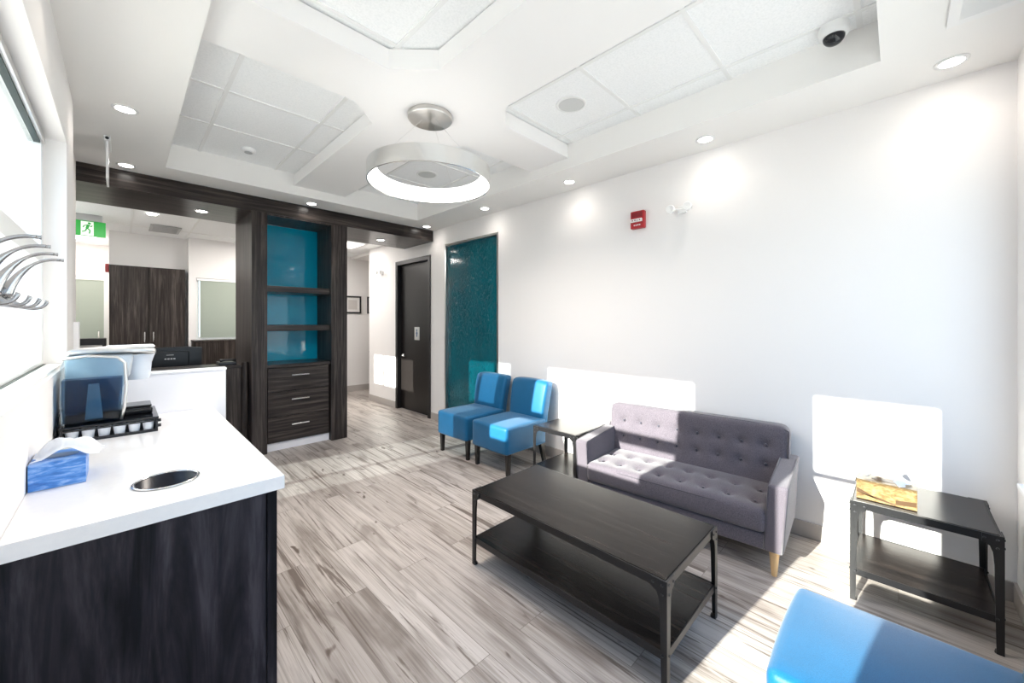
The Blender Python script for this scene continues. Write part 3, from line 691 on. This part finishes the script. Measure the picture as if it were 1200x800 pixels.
# ------------------------------------------------------------------ tables of black angle iron
def plate(bm, pts, a, c, axis): prism(bm, pts, a, c, axis)
def iron_table(name, label, lx, ly, h, sh, loc):
    t = thing(name, label, 'table', loc); X, Y = lx / 2, ly / 2; th = 0.004
    bm = B(); box(bm, -X + 0.006, X - 0.006, -Y + 0.006, Y - 0.006, h - 0.024, h, 0.002); fin('tabletop', bm, M['tabwood'], t)
    bm = B()
    for s in (-1, 1):
        a, b_ = sorted((s * X, s * (X - th))); box(bm, a, b_, -Y, Y, h - 0.036, h - 0.002)
        a, b_ = sorted((s * Y, s * (Y - th))); box(bm, -X + th, X - th, a, b_, h - 0.036, h - 0.002)
    fin('top_rim', bm, M['blackmetal'], t)
    bm = B(); box(bm, -X + 0.007, X - 0.007, -Y + 0.007, Y - 0.007, sh - 0.018, sh, 0.002); fin('lower_shelf', bm, M['tabwood'], t)
    bm = B()
    for s in (-1, 1):
        a, b_ = sorted((s * (X - 0.001), s * (X - 0.005))); box(bm, a, b_, -Y + 0.005, Y - 0.005, sh - 0.030, sh + 0.001)
        a, b_ = sorted((s * (Y - 0.001), s * (Y - 0.005))); box(bm, -X + 0.005, X - 0.005, a, b_, sh - 0.030, sh + 0.001)
    fin('shelf_rim', bm, M['blackmetal'], t)
    prof = [(0, 0), (0.022, 0), (0.028, h - 0.13), (0.032, h - 0.075), (0.040, h - 0.050), (0.062, h - 0.038), (0.062, h - 0.001), (0, h - 0.001)]
    for sx in (-1, 1):
        for sy in (-1, 1):
            bm = B()
            a, b_ = sorted((sx * (X + 0.001), sx * (X + 0.005))); prism(bm, [(sy * (Y + 0.005 - p), z) for p, z in prof], a, b_, 'X')
            a, b_ = sorted((sy * (Y + 0.001), sy * (Y + 0.005))); prism(bm, [(sx * (X + 0.001 - p), z) for p, z in prof], a, b_, 'Y')
            lathe(bm, [(0.0, 0), (0.014, 0), (0.012, 0.012), (0.0, 0.012)], sx * (X - 0.008), sy * (Y - 0.008), 0, 12)
            lg = fin('leg', bm, M['blackmetal'], t)
            for p, z in ((0.014, h - 0.02), (0.05, h - 0.02), (0.014, h - 0.055), (0.014, sh - 0.01)):
                bm = B(); lathe(bm, [(0.0055, 0), (0.0045, sx * 0.004), (0.0, sx * 0.005)], sx * (X + 0.005), sy * (Y - p), z, 8, axis='X'); fin('bolt', bm, M['bolt'], lg)
                bm = B(); lathe(bm, [(0.0055, 0), (0.0045, sy * 0.004), (0.0, sy * 0.005)], sx * (X - p), sy * (Y + 0.005), z, 8, axis='Y'); fin('bolt', bm, M['bolt'], lg)
    return t
iron_table('coffee_table', 'long black iron and dark wood coffee table with lower shelf before the sofa', 0.555, 1.13, 0.43, 0.155, (1.712, 1.18, 0))
iron_table('side_table', 'black iron side table under the gold tissue box in the sunlit corner', 0.46, 0.48, 0.50, 0.158, (2.835, -0.07, 0))
iron_table('side_table', 'black iron side table between the blue chair and the sofa', 0.46, 0.44, 0.50, 0.158, (2.76, 2.03, 0))

# ------------------------------------------------------------------ sofa  (local: front is -x, length along y)
SL = 1.30; hl = SL / 2
t = thing('sofa', 'grey button-tufted two-seat sofa with piped arms on wooden legs', 'sofa', (2.745, 1.09, 0), R(3.6))
inn = hl - 0.095
# base
bm = B(); soft(bm, 0.27, inn, 0.045, 0.012, mid=(2, 8, 1)); bmesh.ops.translate(bm, vec=(-0.015, 0, 0.185), verts=bm.verts); fin('base_rail', bm, M['sofa'], t, True)
cols = [-0.49 + 0.14 * k for k in range(8)]
sb = [(xx, yy) for xx in (-0.135, 0.045) for yy in cols]
def seatfn(x, y, z, a, b_, c):
    zz = z
    if c > 0.3:
        zz += 0.016 * (1 - (y / inn) ** 4) * (1 - ((x) / 0.26) ** 2)
        for bxx, byy in sb:
            r2 = (x - bxx) ** 2 + (y - byy) ** 2
            if r2 < 0.01: zz -= 0.020 * math.exp(-r2 / 0.0005) + 0.012 * math.exp(-r2 / 0.0028)
    if a < -0.3: x -= 0.014 * (1 - (z / 0.09) ** 2)
    return (x, y, zz)
bm = B(); soft(bm, 0.245, inn + 0.002, 0.068, 0.03, seatfn, mid=(26, 60, 4)); bmesh.ops.translate(bm, vec=(-0.05, 0, 0.300), verts=bm.verts)
se = fin('seat_cushion', bm, M['sofa'], t, True)
for bxx, byy in sb:
    bm = B(); lathe(bm, [(0.0, -0.002), (0.009, -0.002), (0.008, 0.003), (0.0, 0.005)], bxx - 0.05, byy, 0.361, 10); fin('button', bm, M['button'], se, True)
bm = B(); tube(bm, [(-0.293, -inn, 0.345), (-0.300, -inn * 0.5, 0.349), (-0.302, 0, 0.350), (-0.300, inn * 0.5, 0.349), (-0.293, inn, 0.345)], 0.0045, 8); fin('piping', bm, M['piping'], se, True)
# back
lean = 0.17
bb = [(zz, yy) for zz in (0.10, -0.02) for yy in cols]
hb = hl - 0.035
def backfn(x, y, z, a, b_, c):
    if a < -0.3:
        x -= 0.014 * (1 - (y / hb) ** 4)
        for bz, by in bb:
            r2 = (z - bz) ** 2 + (y - by) ** 2
            if r2 < 0.01: x += 0.018 * math.exp(-r2 / 0.0005) + 0.012 * math.exp(-r2 / 0.0028)
    # rounded upper corners
    k = max(0.0, (abs(y) - (hb - 0.07)) / 0.07)
    if z > 0.0: z -= 0.022 * k * k
    return (x + lean * z * 0.8, y, z)
bm = B(); soft(bm, 0.062, hb, 0.235, 0.035, backfn, mid=(3, 60, 26)); bmesh.ops.translate(bm, vec=(0.222, 0, 0.497), verts=bm.verts)
bk = fin('backrest', bm, M['sofa'], t, True)
for bz, by in bb:
    bm = B(); lathe(bm, [(0.0, 0.004), (0.010, 0.003), (0.009, -0.003), (0.0, -0.005)], 0.222 - 0.062 + lean * bz * 0.8 + 0.008, by, 0.497 + bz, 10, axis='X'); fin('button', bm, M['button'], bk, True)
def edge_back(s, xx):
    pts = [(0.222 + xx + lean * 0.8 * z, s * (hb - 0.004 - (0.012 if z > 0.22 else 0)), 0.497 + z) for z in (-0.1, 0.0, 0.1, 0.18, 0.205)]
    return pts
ztop = 0.497 + 0.232
pts = edge_back(-1, -0.055) + [(0.222 - 0.045 + 0.03, -(hb - 0.05), ztop - 0.008)] + [(0.222 - 0.045 + 0.03, y, ztop + 0.0) for y in (-0.4, 0, 0.4)] + [(0.222 - 0.045 + 0.03, hb - 0.05, ztop - 0.008)] + edge_back(1, -0.055)[::-1]
bm = B(); tube(bm, pts, 0.0045, 8); fin('piping', bm, M['piping'], bk, True)
# arms
for s in (-1, 1):
    def armfn(x, y, z, a, b_, c):
        k = (x + 0.28) / 0.56
        z2 = z + (0.035 * k if z > 0 else 0)
        return (x, y + s * 0.012 * (z / 0.19), z2)
    bm = B(); soft(bm, 0.285, 0.048, 0.185, 0.016, armfn, mid=(8, 2, 6)); bmesh.ops.translate(bm, vec=(-0.005, s * (hl - 0.05), 0.325), verts=bm.verts)
    ar = fin('armrest', bm, M['sofa'], t, True)
    bm = B()
    for q in (-1, 1):
        yb = s * (hl - 0.05) + q * 0.042
        o_ = s * 0.012
        tube(bm, [(-0.287, yb - o_, 0.150), (-0.289, yb, 0.33), (-0.286, yb + o_ * 0.9, 0.495), (-0.270, yb + o_, 0.508), (0.0, yb + o_, 0.527), (0.20, yb + o_, 0.539)], 0.0042, 8)
    fin('piping', bm, M['piping'], ar, True)
for sx in (-1, 1):
    for sy in (-1, 1):
        bm = B(); lathe(bm, [(0.0, 0), (0.014, 0), (0.026, 0.142), (0.0, 0.142)], sx * 0.235 - 0.008, sy * (hl - 0.06), 0, 20)
        fin('leg', bm, M['pine'] if sx < 0 else M['darkleg'], t, auto=40)  # rear legs coloured dark to stand in for shade under the sofa

# ------------------------------------------------------------------ slipper chairs (local: front is -x)
def make_chair():
    t = thing('slipper_chair', '', 'chair', group='blue slipper chairs')
    def sfn(x, y, z, a, b_, c):
        if c > 0.3: z += 0.018 * (1 - (x / 0.28) ** 2) * (1 - (y / 0.25) ** 2)
        if a < -0.3: x -= 0.008 * (1 - (y / 0.25) ** 2)
        return (x, y, z)
    bm = B(); soft(bm, 0.275, 0.248, 0.125, 0.028, sfn, mid=(10, 10, 5)); bmesh.ops.translate(bm, vec=(-0.065, 0, 0.318), verts=bm.verts)
    s = fin('seat', bm, M['blue'], t, True)
    bm = B(); e = 0.003
    loop = [(-0.332, -0.24, 0.212), (-0.332, 0.24, 0.212), (0.20, 0.244, 0.212)]
    tube(bm, [(0.20, -0.244, 0.212), (-0.31, -0.2455, 0.212), (-0.334, -0.22, 0.212), (-0.338, 0, 0.212), (-0.334, 0.22, 0.212), (-0.31, 0.2455, 0.212), (0.20, 0.244, 0.212)], 0.0035, 8)
    tube(bm, [(0.15, -0.244, 0.422), (-0.29, -0.244, 0.422), (-0.328, -0.236, 0.421), (-0.336, -0.2, 0.42), (-0.341, 0, 0.42), (-0.336, 0.2, 0.42), (-0.328, 0.236, 0.421), (-0.29, 0.244, 0.422), (0.15, 0.244, 0.422)], 0.0035, 8)
    fin('seam', bm, M['blueseam'], s, True)
    def bfn(x, y, z, a, b_, c):
        k = (z + 0.24) / 0.48
        yy = y * (0.93 + 0.10 * k - 0.05 * max(0, k - 0.85) / 0.15)
        if a < -0.3: x -= 0.012 * (1 - (y / 0.25) ** 2)
        zz = z - (0.014 * (y / 0.25) ** 4 if c > 0.3 else 0)
        return (x + 0.065 * k * k + 0.015 * k, yy, zz)
    bm = B(); soft(bm, 0.052, 0.245, 0.24, 0.030, bfn, mid=(3, 10, 14)); bmesh.ops.translate(bm, vec=(0.205, 0, 0.568), verts=bm.verts)
    b_ = fin('backrest', bm, M['blue'], t, True)
    for sx, sy in ((-1, -1), (-1, 1), (1, -1), (1, 1)):
        bm = B(); w0, w1 = 0.015, 0.021; zt = 0.198; xo = -0.292 if sx < 0 else 0.165; lx = 0.0 if sx < 0 else 0.05; y = sy * 0.215
        lo = [bm.verts.new((xo + lx + a * w0, y + c * w0, 0)) for a, c in ((-1, -1), (1, -1), (1, 1), (-1, 1))]
        hi = [bm.verts.new((xo + a * w1, y + c * w1, zt)) for a, c in ((-1, -1), (1, -1), (1, 1), (-1, 1))]
        bm.faces.new(lo[::-1]); bm.faces.new(hi)
        for i in range(4): bm.faces.new((lo[i], lo[(i + 1) % 4], hi[(i + 1) % 4], hi[i]))
        fin('leg', bm, M['darkleg'], t)
    return t
ch = make_chair(); ch.location = (2.76, 2.725, 0); ch['label'] = 'blue upholstered armless chair next to the side table by the sofa'
c2 = copy_tree(ch); c2.location = (2.76, 3.315, 0); c2.rotation_euler = (0, 0, R(1)); c2['label'] = 'blue upholstered armless chair in front of the teal panel, farthest from the sofa'
c3 = copy_tree(ch); c3.location = (1.50, -0.078, 0); c3.rotation_euler = (0, 0, R(-90)); c3['label'] = 'blue upholstered armless chair half sunlit in the near right corner, cut by the frame'

# ------------------------------------------------------------------ ceiling lamp, downlights, speakers
t = thing('ring_pendant', 'silver ring pendant light with glowing inner face under the ceiling cross', 'ceiling light', (1.475, 2.255, 2.327))
bm = B(); lathe_closed(bm, [(0.402, 0.0), (0.407, 0.002), (0.407, 0.106), (0.402, 0.108), (0.398, 0.104), (0.398, 0.004)], n=96); fin('metal_band', bm, M['ringmetal'], t, auto=50)
bm = B(); lathe_closed(bm, [(0.397, 0.004), (0.397, 0.098), (0.345, 0.098), (0.352, 0.08), (0.388, 0.010)], n=96); fin('light_diffuser', bm, M['ledring'], t, auto=40)
bm = B()
for k in range(3):
    a = R(30 + 120 * k); tube(bm, [(0.38 * math.cos(a), 0.38 * math.sin(a), 0.10), (0.05 * math.cos(a), 0.05 * math.sin(a), 0.442)], 0.0009, 6)
fin('suspension_wires', bm, M['steel'], t)
bm = B(); lathe(bm, [(0.148, 0.472), (0.148, 0.446), (0.144, 0.441), (0.012, 0.437), (0.0, 0.437)], n=64); fin('ceiling_canopy', bm, M['canopy'], t, auto=40)

dl0 = None
def spot(x, y, z, energy=2.6, size=140):
    l = bpy.data.lights.new('downlight_beam', 'SPOT'); l.energy = energy; l.spot_size = R(size); l.spot_blend = 0.8; l.color = (1.0, 0.90, 0.80); l.shadow_soft_size = 0.04
    o = bpy.data.objects.new('downlight_beam', l); C.objects.link(o); o.location = (x, y, z - 0.02)
def downlight(x, y, z, label, group):
    global dl0
    if dl0 is None:
        d = thing('recessed_downlight', '', 'downlight')
        bm = B(); lathe_closed(bm, [(0.045, -0.0005), (0.062, -0.0005), (0.062, -0.004), (0.045, -0.006)], n=32); fin('trim_ring', bm, M['plastic'], d, True)
        bm = B(); lathe(bm, [(0.0448, -0.001), (0.0448, -0.004), (0.0, -0.0045)], n=32); fin('lens', bm, M['lamp'], d)
        dl0 = d
    else: d = copy_tree(dl0)
    d.location = (x, y, z); d['label'] = label; d['group'] = group; spot(x, y, z)
rt = ['nearest the front wall', 'second from the front, over the sofa end', 'above the red alarm, third along', 'in front of the teal panel, fourth along', 'at the dark bulkhead corner']
for k, y in enumerate((-0.19, 0.98, 2.18, 3.38, 4.59)):
    downlight(2.945, y, ZS, 'round recessed downlight in the right soffit ' + rt[k], 'downlights in the lobby soffit')
downlight(0.01, 3.37, ZS, 'round recessed downlight in the left soffit before the hanging sign', 'downlights in the lobby soffit')
downlight(0.02, 4.57, ZS, 'round recessed downlight by the bulkhead at its left end', 'downlights in the lobby soffit')
downlight(1.475, 4.60, ZS, 'round recessed downlight in the soffit directly above the bookcase', 'downlights in the lobby soffit')
downlight(2.56, 5.16, 2.553, 'downlight in the dark bulkhead underside before the hall door', 'downlights under the bulkhead')
downlight(0.58, 5.14, 2.553, 'downlight in the dark bulkhead underside left of the bookcase', 'downlights under the bulkhead')
downlight(0.25, 6.4, 2.702, 'downlight in the tiled reception ceiling', 'downlights in the reception ceiling')
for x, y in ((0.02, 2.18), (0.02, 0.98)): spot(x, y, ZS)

def speaker(x, y, label):
    d = thing('ceiling_speaker', label, 'speaker', (x, y, ZT), group='round ceiling speakers')
    bm = B(); lathe_closed(bm, [(0.088, -0.0005), (0.105, -0.0005), (0.105, -0.005), (0.088, -0.009)], n=40); fin('trim_ring', bm, M['plastic'], d, True)
    bm = B(); lathe(bm, [(0.0875, -0.001), (0.0875, -0.006), (0.0, -0.008)], n=40); fin('grille', bm, M['greygrille'], d)
M['greygrille'] = mat('speaker_grille', (0.62, 0.63, 0.62), 0.6)
speaker(2.21, 1.62, 'round grey speaker grille in the ceiling tile on the near right')
speaker(2.21, 3.44, 'round grey speaker grille in the far ceiling tile seen through the ring light')
t = thing('smoke_detector', 'small white detector on the far left ceiling tile', 'smoke detector', (0.78, 4.05, ZT))
bm = B(); lathe(bm, [(0.055, -0.0005), (0.055, -0.018), (0.045, -0.03), (0.0, -0.032)], n=32); fin('housing', bm, M['plastic'], t, auto=40)
bm = B(); lathe(bm, [(0.030, -0.031), (0.030, -0.036), (0.0, -0.038)], n=24); fin('sensor_cap', bm, M['greyplastic'], t)
t = thing('security_camera', 'white dome security camera with black eye at the right edge of the ceiling tray', 'security camera', (2.575, 0.235, ZT - 0.007))
bm = B(); lathe(bm, [(0.062, 0.0), (0.064, -0.02), (0.062, -0.045), (0.054, -0.052), (0.0, -0.052)], n=36); fin('housing', bm, M['plastic'], t, auto=45)
bm = B(); lathe(bm, [(0.046, -0.0525)] + [(0.046 * math.cos(R(a)), -0.0525 - 0.042 * math.sin(R(a))) for a in range(10, 90, 12)] + [(0.0, -0.0945)], n=32); fin('dome', bm, M['blackgloss'], t, True)
t = thing('supply_vent', 'white louvred air vent in the near soffit at the top right', 'vent', (2.30, -0.27, ZS))
bm = B()
for a, b_, c, d in ((-0.28, 0.28, -0.135, -0.10), (-0.28, 0.28, 0.085, 0.12), (-0.28, -0.245, -0.10, 0.085), (0.235, 0.28, -0.10, 0.085)): box(bm, a, b_, c, d, -0.012, -0.001)
fin('frame', bm, M['plastic'], t)
for k in range(16):
    x = -0.23 + k * 0.0305
    bm = B(); box(bm, -0.011, 0.011, -0.10, 0.085, -0.001, 0.001, mtx=Matrix.Translation((x, 0, -0.009)) @ Matrix.Rotation(R(35), 4, 'Y')); fin('louvre', bm, M['plastic'], t)
bx('backing', (-0.245, 0.235, -0.10, 0.085, -0.003, -0.001), M['gasket'], t)

# hanging edge-on sign
t = thing('hanging_sign', 'thin white sign blade hanging edge-on from the left soffit', 'sign', (-0.078, 4.05, ZS))
bm = B(); box(bm, -0.018, 0.018, -0.12, 0.16, -0.035, -0.001, 0.005); fin('mount', bm, M['plastic'], t)
bx('sign_blade', (-0.006, 0.006, -0.11, 0.15, -0.30, -0.036), M['plastic'], t, 0.002)
bm = B(); lathe(bm, [(0.01, 0), (0.01, -0.004), (0.0, -0.004)], 0, -0.12, -0.02, 12, axis='Y'); fin('indicator', bm, M['blackplastic'], t)

# wall devices on the right wall
t = thing('fire_alarm', 'red fire alarm pull station on the right wall', 'fire alarm', (XR, 1.585, 2.275))
bm = B(); box(bm, -0.045, -0.001, -0.062, 0.062, -0.075, 0.075, 0.008); fin('case', bm, M['red'], t)
bm = B(); box(bm, -0.050, -0.0455, -0.05, 0.05, 0.02, 0.062, 0.002); fin('upper_plate', bm, M['redhi'], t)
bm = B(); box(bm, -0.060, -0.0455, -0.05, 0.056, -0.022, 0.006, 0.004); fin('pull_bar', bm, M['plastic'], t)
bm = B()
for k, (w, h_) in enumerate(((0.010, 0.010), (0.012, 0.006), (0.010, 0.010), (0.012, 0.008))): box(bm, -0.0615, -0.0602, -0.036 + k * 0.021, -0.036 + k * 0.021 + w, -0.013, -0.013 + h_)
fin('bar_marks', bm, M['redhi'], t)
bm = B()
for k in range(4): box(bm, -0.0465, -0.0452, -0.030 + k * 0.016, -0.019 + k * 0.016, -0.052, -0.042)
fin('case_marks', bm, M['plastic'], t)
def em_light(label, loc, sc):
    t = thing('emergency_light', label, 'emergency light', loc, group='twin-head emergency lights')
    bm = B(); box(bm, -0.03 * sc, -0.001, -0.035 * sc, 0.035 * sc, -0.03 * sc, 0.03 * sc, 0.006); fin('mounting_plate', bm, M['plastic'], t)
    for s in (-1, 1):
        bm = B(); tube(bm, [(-0.025 * sc, 0, 0), (-0.05 * sc, s * 0.03 * sc, 0.0), (-0.06 * sc, s * 0.05 * sc, 0.005)], 0.006)
        lathe(bm, [(0.0, 0.022), (0.016, 0.02), (0.030, 0.0), (0.034, -0.03), (0.030, -0.034), (0.0, -0.03)], -0.065 * sc, s * 0.065 * sc, 0.0, 20, axis='X')
        fin('lamp_head', bm, M['plastic'], t, auto=40)
    return t
em_light('white twin-head emergency light on the right wall beside the red alarm', (XR, 1.215, 2.29), 1.0)
em_light('small twin-head emergency light on the hall wall past the dark door', (XR, 6.28, 2.245), 1.0)

t = thing('fire_strobe', 'tiny red fire strobe on the wall corner beside the tall cabinet', 'fire strobe', (-0.165, 8.03, 2.17))
bm = B(); box(bm, -0.012, 0.024, -0.045, 0.045, -0.06, 0.06, 0.004); fin('case', bm, M['red'], t)
bm = B(); box(bm, -0.022, -0.0125, -0.02, 0.02, -0.02, 0.03, 0.003); fin('lens', bm, M['plastic'], t)
# pictures in the hall
for x, lab in ((3.27, 'black square picture frame on the hall wall nearer the bookcase'), (3.74, 'black square picture frame on the hall wall half hidden by the corner')):
    t = thing('picture_frame', lab, 'picture', (x, 7.8, 1.745), group='framed pictures in the hall')
    bm = B()
    for a, b_, c, d in ((-0.17, -0.14, -0.175, 0.175), (0.14, 0.17, -0.175, 0.175), (-0.14, 0.14, 0.145, 0.175), (-0.14, 0.14, -0.175, -0.145)): box(bm, a, b_, -0.025, -0.001, c, d)
    fin('frame', bm, M['blackplastic'], t); bx('mat_board', (-0.14, 0.14, -0.012, -0.002, -0.145, 0.145), M['paper'], t); bx('picture', (-0.09, 0.09, -0.014, -0.0125, -0.095, 0.095), M['photo'], t)
t = thing('console_table', 'slim dark console table in the hall recess behind the wall corner', 'table', (3.95, 7.55, 0))
bx('tabletop', (-0.36, 0.36, -0.16, 0.2, 0.77, 0.80), M['blackmetal'], t, 0.003)
for sx in (-0.33, 0.33):
    for sy in (-0.13, 0.17): bx('leg', (sx - 0.02, sx + 0.02, sy - 0.02, sy + 0.02, 0, 0.769), M['blackmetal'], t, 0.003)
bx('lower_shelf', (-0.309, 0.309, -0.11, 0.15, 0.25, 0.27), M['blackmetal'], t)

# coat hooks on the left wall
t = thing('coat_rack', 'polished metal coat rack with curved double hooks beside the left window', 'coat rack', (XL, 1.30, 1.46))
bm = B(); box(bm, 0.001, 0.016, -0.36, 0.205, -0.022, 0.022, 0.004); fin('wall_bar', bm, M['nickel'], t)
for k, y in enumerate((1.475, 1.352, 1.225, 1.10)):
    dy = y - 1.30
    hk = B()
    tube(hk, bez((0.016, dy, 0.0), (0.030, dy, 0.055), (0.060, dy, 0.096), (0.100, dy, 0.093), 18), [0.0115 - 0.0080 * min(1, i / 11) for i in range(19)], 12)
    tube(hk, [(0.100, dy, 0.093), (0.106, dy, 0.0925)], [0.0033, 0.0042], 12)
    fin('upper_hook', hk, M['nickel'], t, True)
    hk = B(); tube(hk, bez((0.016, dy, -0.005), (0.040, dy, -0.030), (0.074, dy, -0.040), (0.080, dy, -0.008), 16), [0.008 - 0.0045 * min(1, i / 10) for i in range(17)], 12); fin('lower_hook', hk, M['nickel'], t, True)
bm = B()
for dy in (0.115, -0.135): lathe(bm, [(0.007, 0), (0.006, 0.003), (0.0, 0.0035)], 0.016, dy, 0.0, 12, axis='X')
fin('screws', bm, M['blackplastic'], t)

# fill light panels added to brighten the reception, corridor and hall
tf0 = None
for x, y, z, e_, lab in ((1.61, 6.75, 2.702, 26, 'added square fill light panel in the reception behind the bookcase'), (-0.22, 6.75 - 0.9, 2.702, 18, 'added square fill light panel above the reception desk'),
                      (-0.55, 8.9, 2.702, 9, 'added square fill light panel in the corridor before the glazed door'), (2.6, 6.6, 2.702, 9, 'added square fill light panel in the hall beyond the bulkhead')):
    if tf0 is None:
        d = thing('fill_panel', '', 'ceiling light', group='added fill light panels')
        bm = B()
        for a, b_, c_, d_ in ((-0.29, 0.29, -0.29, -0.265), (-0.29, 0.29, 0.265, 0.29), (-0.29, -0.265, -0.265, 0.265), (0.265, 0.29, -0.265, 0.265)): box(bm, a, b_, c_, d_, -0.006, 0.0)
        fin('frame', bm, M['plastic'], d); bx('light_diffuser', (-0.264, 0.264, -0.264, 0.264, -0.004, -0.001), M['fillglow'], d); tf0 = d
    else: d = copy_tree(tf0)
    d.location = (x, y, z); d['label'] = lab
    l = bpy.data.lights.new('fill_light', 'AREA'); l.shape = 'SQUARE'; l.size = 0.52; l.energy = e_; l.color = (1, 0.96, 0.91)  # area lamp that gives each added panel its fill light
    o = bpy.data.objects.new('fill_light', l); C.objects.link(o); o.location = (x, y, z - 0.02)

# ------------------------------------------------------------------ lights
W = bpy.data.worlds.new('sky'); S.world = W; W.use_nodes = True; N = W.node_tree.nodes; L = W.node_tree.links
bg = N['Background']; tc = N.new('ShaderNodeTexCoord'); sp = N.new('ShaderNodeSeparateXYZ'); L.new(tc.outputs['Generated'], sp.inputs[0])
rp = N.new('ShaderNodeValToRGB'); L.new(sp.outputs[2], rp.inputs[0]); e = rp.color_ramp.elements
e[0].position = 0.0; e[0].color = (0.74, 0.86, 1.0, 1); e[1].position = 0.6; e[1].color = (0.38, 0.60, 1.0, 1)
L.new(rp.outputs[0], bg.inputs['Color']); bg.inputs['Strength'].default_value = 2.1
sl = bpy.data.lights.new('sun', 'SUN'); sl.energy = 17; sl.angle = R(0.53); sl.color = (1.0, 0.95, 0.88)
so = bpy.data.objects.new('sun', sl); C.objects.link(so); so.location = (-10, 1, 6)
so.rotation_euler = Vector((1, -0.132, -0.40)).to_track_quat('-Z', 'Y').to_euler()
rl = bpy.data.lights.new('ring_glow', 'AREA'); rl.shape = 'DISK'; rl.size = 0.7; rl.energy = 36; rl.color = (1, 0.91, 0.82)
ro = bpy.data.objects.new('ring_glow', rl); C.objects.link(ro); ro.location = (1.475, 2.255, 2.42)
def portal(x, y, z, sx, sy, rot):
    l = bpy.data.lights.new('portal', 'AREA'); l.shape = 'RECTANGLE'; l.size = sx; l.size_y = sy; l.cycles.is_portal = True
    o = bpy.data.objects.new('portal', l); C.objects.link(o); o.location = (x, y, z); o.rotation_euler = rot
portal(1.6, YF - 0.2, 1.48, 2.8, 1.75, (R(90), 0, 0))            # faces +y
portal(-0.38, 2.32, 1.76, 1.2, 1.6, (0, R(-90), 0))             # faces +x
portal(-0.38, 0.545, 1.48, 1.75, 0.63, (0, R(-90), 0))
portal(-0.38, 4.03, 1.2, 2.35, 0.86, (0, R(-90), 0))

# ------------------------------------------------------------------ camera
cd = bpy.data.cameras.new('camera'); cd.sensor_width = 36; cd.lens = 36 * 454.5 / 1200; cd.shift_y = -23 / 1200; cd.clip_start = 0.02; cd.clip_end = 200
co = bpy.data.objects.new('camera', cd); C.objects.link(co); co.location = (0, 0, 1.40); co.rotation_euler = (R(90), 0, R(-45.1)); S.camera = co
vs = S.view_settings; vs.view_transform = 'Standard'; vs.look = 'None'; vs.exposure = 0.42; vs.gamma = 1.0; vs.use_curve_mapping = False
S.cycles.max_bounces = 10; S.cycles.diffuse_bounces = 6; S.cycles.glossy_bounces = 4; S.cycles.transparent_max_bounces = 12
S.cycles.sample_clamp_indirect = 6; S.cycles.use_denoising = True; S.cycles.caustics_reflective = False; S.cycles.caustics_refractive = False
